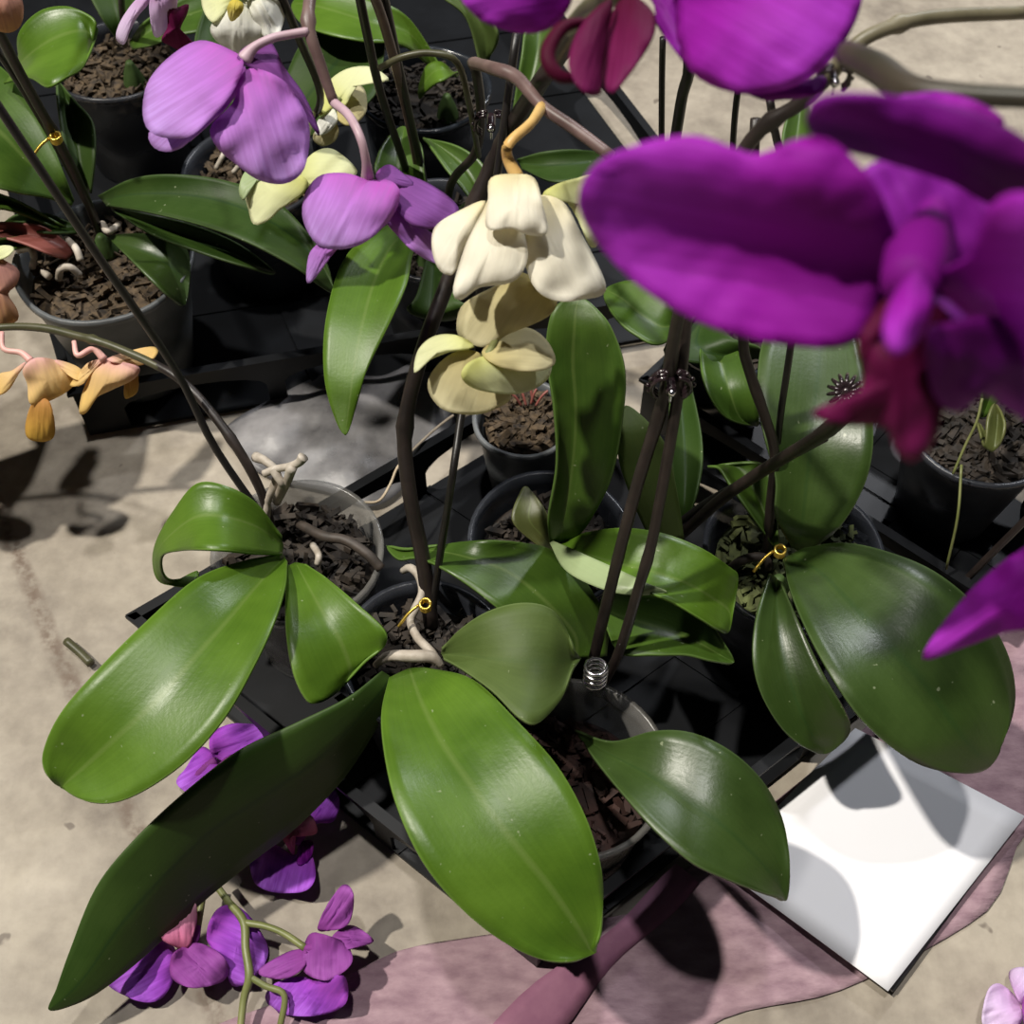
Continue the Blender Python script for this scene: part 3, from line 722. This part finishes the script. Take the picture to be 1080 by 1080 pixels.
# ---- E: right orchid with three large leaves
e = orchid('right orchid with a very broad arching leaf above the white card', 838, 582, mat='pot', fill='moss_green', seed=5)
crown(e, 828, 592, 0.09, 0.125)
leaf(e, [(848,578,834,586,826,590,.126), (890,573,866,605,834,625,.146), (935,582,902,642,852,668,.162), (985,603,940,684,876,712,.167), (1030,640,976,724,905,755,.160), (1060,685,1006,766,940,788,.146), (1070,735,1028,793,972,807,.130), (1058,782,1042,806,1008,815,.118), (1040,810,.114)], M['leaf_glossy'])
leaf(e, [(812,605,818,610,824,614,.122), (798,650,820,655,842,655,.127), (794,692,828,700,868,710,.122), (802,730,840,740,890,748,.112), (822,765,855,772,897,768,.100), (845,786,868,788,888,784,.090), (868,795,.086)], M['leaf_glossy'])
leaf(e, [(835,576,842,580,852,580,.124,.002), (818,545,846,552,882,560,.146,.005), (818,505,850,510,908,520,.166,.006), (806,460,855,465,920,478,.183,.006), (799,415,860,420,919,430,.192,.006), (803,365,865,370,908,370,.196,.004), (822,325,868,330,893,328,.197,.002), (866,305,.196)], M['leaf_glossy'])
leaf(e, [(815,575,818,578,822,580,.118,.001), (790,540,803,535,818,532,.128), (770,512,790,508,815,505,.135), (758,494,775,492,800,488,.138), (748,492,.137)], M['leaf'])
tube('flower_spike', [(808,592,.10), (812,540,.14), (817,480,.185), (807,440,.21), (790,390,.24), (784,355,.26), (790,250,.32), (797,125,.375)], [.003]*7+[.0026], M['spike'], e, knobs=(0.5,))
tube('stake', [(812,592,.10), (818,500,.16), (823,440,.205), (834,365,.255), (848,250,.33), (820,150,.37), (812,105,.39)], .0020, M['stake'], e)
twist(e, (822,583), .122)
tube('aerial_root', [(770,600,.10), (785,590,.112), (805,588,.112), (812,600,.105)], .003, M['root_dark'], e)

# ---- small cup with dry moss
cup = orchid('small grey cup of dry moss at the back of the front tray', 552, 440, h=0.075, rt=0.034, rb=0.024, mat='pot_grey', fill='moss', seed=6, name='moss_cup', group=None, chips=200, fill_name='dry_moss', lowfill=0.006)
for k, (x0, y0, x1, y1) in enumerate(((555,428,548,408), (560,426,566,410), (565,428,578,412), (550,428,538,414), (562,424,558,404))):
    tube('shoot', [(x0,y0,.085), ((x0+x1)/2,(y0+y1)/2-2,.092), (x1,y1,.095)], .0009, M['leaf_red'], cup)

# ---- H: orchid in the grey pot at left
h = orchid('orchid in the large grey pot at left with a withered red leaf', 109, 272, h=0.115, rt=0.063, rb=0.041, mat='pot_grey', fill='moss', seed=7)
crown(h, 98, 228, 0.11, 0.145)
leaf(h, [(22,70,12,80,4,88,.20,.002), (20,36,32,58,30,82,.222), (42,12,56,42,50,92,.235), (72,7,78,34,70,82,.238), (96,18,92,34,86,73,.233), (102,28,97,45,94,58,.228), (101,38,.226)], M['leaf_bright'])
leaf(h, [(78,212,77,214,75,217,.142,.002), (66,180,58,196,48,208,.160), (46,130,28,170,18,203,.178), (18,88,0,140,-15,192,.188), (-15,60,-40,110,-50,160,.186), (-60,50,-75,80,-80,130,.18), (-95,90,.175)], M['leaf'])
leaf(h, [(104,206,108,211,113,217,.135,.002), (138,189,146,205,156,224,.155), (180,184,198,206,213,238,.168), (236,190,250,218,262,256,.172), (292,212,302,245,312,282,.165), (336,262,337,280,336,300,.150), (352,306,.142)], M['leaf_shaded'])
leaf(h, [(112,216,116,218,118,222,.130,.001), (152,226,157,236,162,248,.142), (205,238,210,254,216,268,.146), (252,258,256,270,258,281,.142), (290,288,.135)], M['leaf_shaded'])
leaf(h, [(116,248,117,252,119,256,.126,.001), (150,246,144,263,140,276,.134), (182,250,172,276,162,298,.132), (200,272,191,297,181,315,.120), (196,320,.112)], M['leaf_glossy'])
leaf(h, [(78,262,77,268,70,274,.128,.001), (48,240,50,254,52,268,.140), (18,235,20,246,22,256,.146), (-10,236,-10,242,-10,248,.146), (-30,244,.142)], M['leaf_red'])
leaf(h, [(82,238,82,242,80,246,.132,.001), (50,226,50,236,50,246,.138), (20,226,22,234,24,242,.136), (4,236,.132)], M['leaf_shaded'])
leaf(h, [(88,200,92,202,96,204,.140,.001), (70,160,84,165,100,165,.155), (62,120,78,125,98,130,.165), (60,92,68,100,80,108,.17), (62,86,.17)], M['leaf_shaded'])
leaf(h, [(60,250,58,253,56,256,.130,.001), (0,252,-4,262,-8,272,.150), (-50,268,-55,300,-62,335,.168), (-115,282,-122,325,-130,368,.170), (-180,310,-185,345,-192,382,.160), (-225,360,.15)], M['leaf'])  # unseen leaf, added to throw the shadow band on the left floor
leaf(h, [(70,240,66,240,62,242,.140,.001), (0,205,-4,212,-8,220,.165), (-70,200,-75,228,-82,255,.19), (-150,225,-155,255,-160,285,.20), (-215,265,.195)], M['leaf'])  # second unseen leaf, added to break up that shadow band
tube('flower_spike', [(106,246,.12), (80,185,.19), (55,138,.24), (20,75,.30), (0,36,.335), (-20,0,.36)], .0032, M['spike'], h, knobs=(0.4,))
tube('stake', [(104,240,.12), (62,160,.20), (30,105,.26), (-5,50,.31)], .0020, M['stake'], h)
twist(h, (60,148), .238)
for rt in ([(20,264,.125), (32,262,.135), (36,272,.13), (34,282,.122)], [(62,294,.122), (64,284,.132), (74,282,.134), (84,290,.126)], [(45,286,.124), (52,292,.124)],
           [(70,252,.13), (80,262,.135), (85,275,.13)], [(108,236,.13), (114,244,.134), (125,238,.13)]):
    tube('aerial_root', rt, .0026, M['root'], h)
f = flower(h, [(-22,-5,.362), (-12,-12,.37), (0,-18,.372)], .002, M['spike_mauve'])
petal(f, [(-5,-20),(15,-12),(24,5),(22,25),(10,34),(-8,28),(-25,0)], M['ora_pink'], .372, .35, .008)

# ---- I: orchid in the dark pot at the top, with the pale lavender flower hanging in front
i = orchid('dark pot at top left under the pale lavender flower', 122, 62, h=0.10, rt=0.055, rb=0.044, mat='pot', fill='moss', seed=8)
crown(i, 130, 45, 0.095, 0.135)
leaf(i, [(128,48,131,46,134,44,.135,.001), (105,15,125,18,140,22,.155), (90,-20,115,-15,140,-10,.165), (95,-55,.165)], M['leaf_shaded'])
leaf(i, [(140,52,138,48,137,44,.135,.001), (160,48,155,36,150,25,.150), (185,38,182,22,180,5,.158), (225,28,225,8,225,-15,.158), (260,-5,.15)], M['leaf'])
tube('flower_spike', [(132,48,.11), (128,-10,.22), (138,-60,.31), (160,-60,.35), (175,-20,.355)], .0026, M['spike'], i)
f = flower(i, [(168,-30,.355), (165,-12,.35), (165,-3,.345)], .0022, M['pedicel_lav'])
petal(f, [(160,-8),(146,-2),(134,12),(125,28),(123,41),(131,47),(136,34),(145,17),(156,4)], M['lav_pale'], .345, .315, .004)
petal(f, [(164,-10),(158,2),(159,22),(164,39),(175,32),(186,8),(184,-12)], M['lav_pale'], .348, .318, .004)
petal(f, [(176,0),(186,8),(198,4),(197,14),(190,32),(204,46),(196,56),(180,48),(170,42),(177,28)], M['lip'], .342, .31, .004, name='lip')

# ---- P: orchid with the cream and white flowers, its clear pot hidden behind the lavender flower
p = orchid('shaded translucent pot behind the large lavender flower, with drooping white and cream flowers', 268, 178, h=0.10, mat='pot', fill='moss', seed=9)
crown(p, 285, 165, 0.095, 0.13)
leaf(p, [(280,150,288,155,296,160,.13,.001), (310,60,330,95,350,130,.155), (345,10,370,45,400,90,.165), (400,-30,.17)], M['leaf_shaded'])
leaf(p, [(262,160,268,165,274,168,.13,.001), (225,105,240,118,250,128,.155), (205,55,225,70,245,85,.165), (215,10,228,20,242,30,.17), (228,-5,.17)], M['leaf_shaded'])
tube('flower_spike', [(290,165,.10), (325,130,.20), (338,100,.25), (315,40,.31), (290,-20,.35)], .0025, M['spike'], p)
for rt in ([(228,178,.115), (234,166,.122), (238,158,.122)], [(246,182,.115), (256,172,.122), (262,180,.116)]):
    tube('aerial_root', rt, .002, M['root'], p)
f = flower(p, [(295,-10,.345), (272,-12,.35), (255,-2,.345)], [.0018,.002,.003], M['stem_green'])
petal(f, [(250,2),(268,12),(278,30),(270,48),(252,57),(234,48),(222,32),(232,14)], M['white'], .342, .318, .007, tip=(250,57))
petal(f, [(258,-4),(280,-15),(297,-5),(299,22),(288,46),(274,32),(264,12)], M['white'], .345, .325, .005, wav=0.004, tip=(285,46))
petal(f, [(245,-4),(225,-15),(213,-4),(216,14),(226,24),(238,12)], M['cream_yel'], .345, .335, 0.0024)
petal(f, [(246,0),(240,8),(244,22),(254,14),(256,4)], M['yellow'], .353, .342, .003, name='lip')
f = flower(p, [(330,120,.235), (322,150,.25), (310,180,.25)], [.0018,.002,.003], M['stem_green'])
petal(f, [(312,184),(325,192),(318,206),(297,220),(284,232),(268,237),(262,220),(257,195),(266,178),(285,184)], M['cream_yel'], .250, .225, 0.0042, tip=(266,236))
petal(f, [(312,186),(330,162),(352,158),(377,182),(352,192),(328,198)], M['cream_yel'], .250, .245, 0.0036, name='sepal')
petal(f, [(300,184),(272,176),(258,182),(252,200),(257,212),(262,196)], M['leaf_under'], .246, .236, .002, name='sepal')
f = flower(p, [(336,102,0.215), (350,100,0.227), (358,108,0.227)], [.0015,.002,.003], M['stem_green'])
petal(f, [(356,110),(338,122),(333,112),(345,88),(366,73),(392,71),(411,85),(386,84),(373,96),(364,112)], M['cream_yel'], 0.227, 0.233, 0.0030, tip=(390,75))
petal(f, [(356,112),(366,98),(374,88),(385,96),(386,118),(372,132),(358,128)], M['cream_tan'], 0.223, 0.211, 0.0030)
petal(f, [(352,115),(344,120),(335,128),(333,142),(345,140),(356,128)], M['white'], 0.225, 0.215, .003)
petal(f, [(350,126),(357,135),(354,148),(340,154),(330,146),(336,134)], M['cream_tan'], 0.221, 0.205, 0.0018)

# ---- M: orchid with the two lavender flowers
m = orchid('orchid with two large lavender flowers hanging from an arching spike, one leaf drooping', 462, 240, h=0.10, mat='pot', seed=10)
crown(m, 448, 228, 0.095, 0.14)
leaf(m, [(438,236,446,240,452,248,.140,.001), (398,242,416,256,436,266,.160,.003), (362,275,396,295,429,300,.168,.003), (345,330,382,345,410,343,.166,.003), (341,380,373,395,388,388,.155,.003), (347,422,368,432,376,424,.142,.002), (364,459,.132)], M['leaf_bright'])
leaf(m, [(452,232,455,228,458,224,.14,.001), (400,190,424,186,448,190,.165), (398,165,420,165,446,160,.172), (412,142,425,145,440,146,.172), (426,134,.17)], M['leaf'])
leaf(m, [(470,230,474,226,480,222,.14,.001), (498,216,502,205,514,196,.16), (470,178,490,178,508,172,.17), (452,152,465,156,482,154,.172), (448,146,.172)], M['leaf'])
leaf(m, [(455,250,460,252,465,255,.13,.001), (440,310,455,318,480,312,.14), (430,328,455,335,500,325,.135), (470,338,.125)], M['leaf_shaded'])
tube('stake', [(440,222,.11), (428,178,.17), (402,100,.26), (387,35,.32), (376,-20,.36)], .0028, M['stake'], m)
tube('stake', [(450,222,.11), (446,185,.16), (425,90,.27), (406,0,.345), (398,-30,.37)], .0026, M['stake'], m)
tube('flower_spike', [(447,222,.11), (436,150,.20), (415,60,.30), (392,-10,.36), (360,-60,.40), (335,-30,.405), (325,22,.40), (338,68,.385), (352,108,.37)], [.003]*6+[.0030,.0028,.0026], M['spike_mauve'], m, knobs=(0.75,))
f = flower(m, [(325,33,.398), (308,36,.398), (288,40,.398), (268,50,.396), (257,64,.392)], [.0022,.0021,.0021,.0024,.004], M['pedicel_lav'])
petal(f, [(257,76),(246,108),(222,134),(229,155),(254,177),(274,190),(300,194),(319,181),(326,152),(323,122),(302,88),(277,74)], M['lav'], .390, .355, 0.0060, tip=(290,192))
petal(f, [(258,70),(246,105),(216,135),(187,158),(164,157),(159,138),(200,125)], M['lav'], .386, .352, 0.0018, tip=(170,156), name='sepal')
petal(f, [(257,66),(245,54),(212,43),(182,58),(158,84),(151,112),(155,135),(172,145),(200,144),(226,121),(246,96)], M['lav'], .394, .374, 0.0060, tip=(160,130))
petal(f, [(250,60),(263,47),(284,43),(300,72),(319,98),(333,128),(337,144),(322,122),(292,86),(265,72)], M['lav_dark'], .394, .362, .004, tip=(336,142), name='sepal')
f = flower(m, [(352,108,.37), (368,122,.374), (380,145,.372), (386,170,.362), (388,190,.35)], [.0024,.0022,.0021,.0022,.0035], M['pedicel_lav'])
petal(f, [(405,186),(425,184),(450,193),(472,207),(484,222),(476,240),(442,240),(418,222)], M['lav_dark'], .348, .336, .004, tip=(480,225))
petal(f, [(412,208),(428,230),(452,244),(474,266),(468,280),(440,268),(418,247),(405,228)], M['lav'], .345, .318, 0.0024, tip=(470,275), name='sepal')
petal(f, [(350,245),(337,256),(326,270),(324,298),(334,291),(352,266),(362,255)], M['lav'], .34, .315, 0.0018, tip=(325,296), name='sepal')
petal(f, [(396,186),(410,174),(428,186),(436,196),(412,200)], M['lav_dark'], .352, .345, .003, name='sepal')
petal(f, [(388,190),(365,183),(337,186),(322,206),(320,232),(334,257),(356,263),(382,257),(404,240),(418,220),(421,199),(408,190)], M['lav'], .352, .335, 0.0072, tip=(355,262))

# ---- J: orchid in the shiny black pot with the two cream flowers
j = orchid('shiny black pot at top centre whose stem carries two wilted cream flowers', 447, 92, h=0.10, mat='pot_black', seed=11, wob=0.08)
crown(j, 470, 80, 0.095, 0.135)
leaf(j, [(455,72,462,74,468,76,.135,.001), (425,48,430,35,432,20,.165), (385,44,390,24,395,0,.18), (345,36,345,10,345,-15,.182), (318,25,322,5,330,-15,.175), (308,5,.17)], M['leaf_bright'])
leaf(j, [(508,75,512,70,515,65,.14,.001), (492,20,510,28,525,35,.17), (465,-5,480,-8,500,-10,.185), (450,-30,.19)], M['leaf_pale'])
leaf(j, [(482,82,484,78,486,74,.138,.001), (466,66,468,74,470,84,.15,.001), (450,70,456,78,460,88,.148,.001), (442,92,445,94,450,97,.135,0), (443,104,.125)], M['leaf_bright'])
leaf(j, [(540,120,550,122,560,124,.13,.001), (550,60,565,65,585,70,.155), (555,25,570,30,590,35,.165), (570,-5,.17)], M['leaf'])
leaf(j, [(545,168,548,172,550,178,.125,.001), (575,160,580,175,585,192,.135), (612,158,618,172,622,186,.135), (640,165,.125)], M['leaf_shaded'])
tube('flower_spike', [(470,235,.12), (473,205,.16), (480,186,.19), (502,160,.22), (507,120,.26), (503,80,.305), (498,66,.315)], .0030, M['spike'], j)
tube('flower_stalk', [(498,66,0.325), (520,72,0.375), (545,82,0.382), (572,112,0.382), (605,135,0.380), (645,165,0.375)], [.003,.0034,.0034,.003,.003,.0028], M['spike_mauve'], j, knobs=(0.03, 0.5))
tube('flower_stalk', [(505,165,.22), (495,110,0.320), (482,66,0.355), (455,56,0.360), (425,60,0.358), (400,72,0.350)], .0018, M['spike_green'], j)
claw(j, P(518,128,0.300), .008)
f = flower(j, [(572,112,0.382), (560,130,0.388), (538,150,0.388), (535,165,0.380), (546,188,0.372)], [.0028,.0024,.0024,.0026,.0034], M['pedicel_or'])
petal(f, [(552,288),(520,303),(490,320),(482,340),(486,356),(510,366),(536,352),(562,342),(580,332),(588,315),(570,305)], M['cream_tan'], 0.332, 0.306, 0.0036, tip=(500,362))
petal(f, [(572,206),(586,195),(608,188),(630,186),(640,230),(625,262),(608,228),(595,212)], M['cream_yel'], 0.365, 0.342, 0.0024, name='sepal', tip=(625,255))
petal(f, [(512,212),(482,224),(459,240),(456,264),(464,285),(478,289),(487,265),(502,236)], M['cream'], 0.362, 0.345, 0.0048, name='sepal', tip=(470,288))
petal(f, [(562,210),(592,212),(612,245),(639,304),(612,316),(586,317),(566,306),(555,282),(554,255)], M['cream'], 0.368, 0.338, 0.0048, tip=(610,316))
petal(f, [(524,200),(510,222),(491,260),(478,306),(486,316),(506,303),(535,299),(549,290),(557,268),(547,232)], M['cream'], 0.370, 0.346, 0.0054, tip=(490,312))
petal(f, [(546,184),(564,189),(572,215),(577,246),(556,247),(540,241),(514,241),(515,212),(518,188)], M['cream'], 0.380, 0.370, 0.0048, tip=(548,246), name='sepal')
f = flower(j, [(555,250,0.340), (540,320,0.312), (520,365,0.310), (512,378,0.308)], [.002,.002,.002,.003], M['stem_green'])
petal(f, [(505,372),(478,372),(456,392),(452,412),(466,431),(490,437),(516,434),(540,418),(520,400)], M['cream_tan'], 0.305, 0.276, 0.0024, tip=(480,434))
petal(f, [(500,366),(482,354),(458,355),(441,370),(437,394),(450,381),(474,371)], M['cream_yel'], 0.310, 0.295, 0.0030, tip=(438,392))
petal(f, [(508,372),(532,353),(556,346),(577,360),(585,384),(560,392),(530,388)], M['cream_tan'], 0.312, 0.302, 0.0036, tip=(580,375), name='sepal')
petal(f, [(510,376),(492,384),(487,399),(504,411),(540,416),(566,409),(580,395),(578,378),(550,384),(530,376)], M['cream_yel'], 0.312, 0.290, 0.0036, tip=(550,413))

# ---- K: orchid behind the large magenta flower
k = orchid('orchid hidden behind the large magenta flower, two leaves showing below it', 774, 338, h=0.10, rt=0.049, rb=0.033, mat='pot_black', seed=12)
crown(k, 742, 312, 0.095, 0.135)
leaf(k, [(745,320,742,318,738,316,.135,.001), (700,362,705,345,712,325,.150), (668,352,680,335,695,305,.155), (645,330,655,315,672,295,.152), (638,306,.148)], M['leaf'])
leaf(k, [(740,330,745,328,750,326,.13,.001), (700,368,735,365,770,355,.14), (735,383,770,376,800,366,.135), (800,378,.125)], M['leaf_shaded'])
leaf(k, [(740,340,746,338,752,336,.125,.001), (738,375,758,375,785,380,.135), (745,410,768,408,800,415,.135), (765,440,780,440,800,440,.12), (797,449,.115)], M['leaf'])
leaf(k, [(765,300,770,302,775,305,.135,.001), (815,200,828,205,850,215,.16), (828,130,842,135,858,140,.175), (845,95,.18)], M['leaf'])
leaf(k, [(715,350,712,355,708,360,.12,.001), (740,460,722,465,706,460,.135), (735,520,722,525,710,515,.13), (720,550,.12)], M['leaf_shaded'])
tube('flower_spike', [(718,300,.11), (708,200,.22), (718,110,.30), (727,70,.335), (720,10,.37)], .0034, M['stake'], k)
tube('stake', [(700,300,.11), (698,200,.20), (698,100,.28), (699,40,.32)], .0020, M['stake'], k)
tube('stake', [(770,300,.11), (772,180,.22), (777,105,.285), (790,40,.33)], .0020, M['stake'], k)

# ---- G: cloudy pot at right
g = orchid('cloudy pot with thin grass blades at the right border', 1036, 448, h=0.095, rt=0.050, rb=0.034, mat='pot', fill='bark', seed=13)
leaf(g, [(1032,440,1036,440,1040,440,.12,.001), (1040,400,1052,404,1064,408,.14), (1065,370,1075,380,1085,390,.15), (1110,345,.15)], M['leaf'])
leaf(g, [(1030,445,1032,446,1034,447,.118,.001), (1038,470,1046,476,1052,470,.125,.001), (1042,440,1052,445,1060,448,.13), (1050,425,.132)], M['leaf_brown'])
for bl in ([(1005,500,.11), (1018,470,.125), (1030,445,.14), (1036,420,.15)], [(998,600,.06), (1010,545,.10), (1014,490,.12)]):
    tube('grass_blade', bl, .0009, M['stem_green'], g)

# a thin cane leaning across the tray at right
tag(tube('bamboo_cane', [(985,648,.006), (1030,600,.06), (1100,530,.13)], .0024, M['spike'], None), 'thin dark cane leaning at the right border below the cloudy pot', 'cane')

# ================================================================== things lying on the floor
cl = patch3('felt_cloth', [(215,1095), (345,1040), (430,1000), (500,1002), (562,1042), (640,982), (720,920), (850,820), (985,712), (1110,650), (1110,850), (1078,880), (1050,950), (1005,985), (940,1020), (870,1050), (780,1068), (690,1100), (450,1110)], M['cloth'], 0.0012, 0.0035, 26, 0.0012)
tag(cl, 'pink felt cloth spread on the floor at the tray corner', 'cloth')
V, Fc = [], []
a3, b3 = P(552,1125,.005), P(735,930,.005); c3, d3 = P(716,914,.010), P(490,1105,.009)
nn = 12
for ii in range(nn+1):
    t = ii/nn
    lo = a3 + (b3-a3)*t; hi = d3 + (c3-d3)*t
    for kk in range(5):
        s = kk/4
        w = lo + (hi-lo)*s
        V.append(w + Vector((0.0018, -0.0018, 0))*math.sin(t*9+s*2) + Vector((0, 0, 0.0015*math.sin(math.pi*s))))
for ii in range(nn):
    for kk in range(4):
        Fc.append((ii*5+kk, ii*5+kk+1, ii*5+kk+6, ii*5+kk+5))
obj('raised_hem', V, Fc, M['cloth_band'], cl, thick=0.001)

def card(name, cor, z, t, mat, label, bend=0.0):
    V, Fc, n = [], [], 10
    pts = [P(x, y, z) for x, y in cor]
    for ii in range(n+1):
        for kk in range(n+1):
            u, v = ii/n, kk/n
            w = pts[0]*(1-u)*(1-v) + pts[1]*u*(1-v) + pts[2]*u*v + pts[3]*(1-u)*v
            V.append((w.x, w.y, z + bend*math.sin(u*math.pi)*0.6 + bend*(v**2)))
    for ii in range(n):
        for kk in range(n):
            a_ = ii*(n+1)+kk
            Fc.append((a_, a_+n+1, a_+n+2, a_+1))
    return tag(obj(name, V, Fc, mat, None, thick=t), label, 'card')
card('paper_card', [(915,790), (1070,872), (942,1046), (800,930)], 0.006, 0.003, M['card_back'], 'dark card lying directly beneath the white card, only its edge showing')
card('paper_card', [(902,768), (1081,861), (936,1046), (757,914)], 0.0105, 0.0006, M['card'], 'blank white card lying on the pink cloth below the broad right leaf', bend=0.001)

fm = patch3('plastic_film', [(238,452), (290,420), (345,395), (400,398), (450,382), (488,430), (440,500), (395,535), (345,520), (285,505), (250,480)], M['film'], 0.004, 0.012, 20, 0.0003)
tag(fm, 'crumpled clear plastic film on the floor behind the front tray', 'plastic film')
tag(tube('straw_stalk', [(383,530,.058), (400,528,.058), (412,510,.06), (420,492,.062), (440,470,.06), (462,450,.056), (478,438,.055)], .0010, M['straw'], None), 'dry straw lying along the back rim of the front tray', 'straw')
tag(tube('stem_piece', [(70,676,.006), (84,688,.006), (96,700,.006)], .0030, M['spike_green'], None), 'short cut green stem lying on the bare floor by the mortar joint', 'stem')

# fallen flowers
r = P(330,985,0)
sp = root('fallen_orchid_spray', P(255,1000,0), 'fallen violet spray with two blossoms on a branched green stem', 'flower')
tube('stem', [(222,925,.022), (240,950,.024), (257,972,.026), (259,1000,.026), (263,1030,.024), (257,1055,.018), (252,1100,.012)], [.002,.0022,.0026,.0024,.0026,.0022,.002], M['stem_green'], sp)
tube('stem', [(257,973,.026), (280,977,.028), (300,985,.03), (322,1000,.032)], [.0022,.002,.002,.0022], M['stem_green'], sp)
tube('stem', [(263,1030,.024), (280,1040,.022), (300,1050,.02), (295,1085,.012)], .0019, M['stem_green'], sp)
tube('stem', [(216,930,.02), (212,955,.02), (208,980,.018)], .0022, M['stem_green'], sp)
f = flower(sp, [(209,975,.018), (206,988,.02), (200,998,.022)], [.002,.0026,.003], M['vio_mauve'], name='blossom')
petal(f, [(186,1004),(165,988),(140,1000),(111,1032),(138,1053),(165,1056),(182,1036)], M['vio'], .020, .008, 0.0027, wav=0.0048, tip=(120,1040), n=40)
petal(f, [(218,990),(228,960),(250,956),(272,978),(283,1004),(270,1030),(246,1040),(236,1014)], M['vio'], .022, .010, 0.0032, wav=0.0048, tip=(275,1015))
petal(f, [(190,1000),(212,995),(238,1012),(236,1034),(204,1042),(182,1032),(180,1012)], M['vio_mauve'], .03, .022, 0.0023, wav=0.0048, tip=(225,1035), name='sepal')
petal(f, [(198,1000),(184,998),(168,986),(178,962),(202,948),(208,964),(205,982)], M['pink'], .028, .036, 0.0036, wav=0.0048, tip=(195,952), name='lip')
f = flower(sp, [(322,1000,.032), (335,1000,.034), (345,1005,.032)], [.002,.0028,.003], M['vio_mauve'], name='blossom')
petal(f, [(335,1035),(362,1028),(365,1058),(335,1071),(296,1069),(280,1052),(292,1036),(318,1030)], M['vio'], .024, .008, 0.0027, wav=0.0048, tip=(310,1068))
petal(f, [(344,982),(335,978),(346,953),(361,934),(371,938),(373,956),(366,976)], M['vio_mauve'], .032, .045, 0.0018, wav=0.0048, name='sepal')
petal(f, [(350,988),(370,976),(394,992),(372,1000),(356,1002)], M['vio_mauve'], .034, .028, 0.0018, wav=0.0048, name='sepal')
petal(f, [(322,1002),(302,1005),(272,1024),(286,1032),(305,1031),(322,1018)], M['vio_mauve'], .032, .020, 0.0018, wav=0.0048, name='sepal')
petal(f, [(340,985),(326,986),(319,1008),(322,1026),(346,1034),(371,1016),(365,996)], M['vio_mauve'], .036, .030, 0.0040, wav=0.0048, tip=(340,1032))
s2 = root('fallen_orchid_blossom', P(312,895,0), 'fallen violet blossom with a pink lip lying right of the shaded leaf', 'flower')
f = flower(s2, [(322,868,.018), (318,880,.022), (312,890,.022)], [.002,.003,.003], M['vio_mauve'], name='column')
petal(f, [(326,868),(317,852),(330,836),(350,831),(358,846),(352,866),(338,868)], M['vio'], .022, .016, 0.0023, wav=0.0048)
petal(f, [(310,902),(292,892),(277,886),(264,906),(268,930),(284,940),(306,942),(325,938),(333,922),(326,896)], M['vio'], .016, .010, 0.0027, wav=0.0048, tip=(300,942))
petal(f, [(300,880),(284,875),(258,884),(262,896),(285,890)], M['vio'], .014, .010, 0.0014, wav=0.0048)
petal(f, [(318,882),(334,878),(330,862),(316,854),(300,862),(294,872),(300,888),(310,902),(306,884)], M['pink'], .026, .036, 0.0032, wav=0.0048, tip=(314,856), name='lip')
petal(f, [(316,890),(330,888),(327,906),(314,912)], M['mag_dark'], .022, .018, 0.0009, wav=0.0048, name='lip_lobe')
s3 = root('fallen_orchid_blossom', P(245,795,0), 'fallen violet blossom half hidden between two leaves near the tray edge', 'flower')
f = flower(s3, [(205,822,.012), (215,812,.016), (228,802,.018)], [.002,.003,.003], M['vio_mauve'], name='column')
petal(f, [(226,798),(222,776),(242,764),(268,764),(293,770),(286,790),(258,806)], M['vio'], .018, .012, 0.0027, wav=0.0048)
petal(f, [(228,800),(212,788),(196,810),(186,826),(205,838),(232,828)], M['vio'], .018, .010, 0.0023, wav=0.0048)
petal(f, [(240,798),(262,795),(262,815),(240,825),(226,815)], M['vio_mauve'], .022, .016, 0.0014, wav=0.0048)
s4 = root('fallen_orchid_blossom', P(1075,1060,0), 'pale pink fallen blossom at the bottom right corner on bare floor', 'flower')
f = flower(s4, [(1085,1075,.010), (1080,1065,.014), (1078,1060,.016)], [.002,.003,.003], M['pedicel_lav'], name='column')
petal(f, [(1080,1062),(1064,1028),(1080,1020),(1105,1028),(1105,1055)], M['lav_pale'], .016, .016, 0.0023, wav=0.0048)
petal(f, [(1078,1062),(1056,1038),(1042,1045),(1036,1078),(1050,1092),(1072,1085)], M['lav_pale'], .016, .012, 0.0023, wav=0.0048)
petal(f, [(1078,1064),(1085,1045),(1110,1050),(1110,1090),(1085,1090)], M['lav'], .02, .014, 0.0018, wav=0.0048)
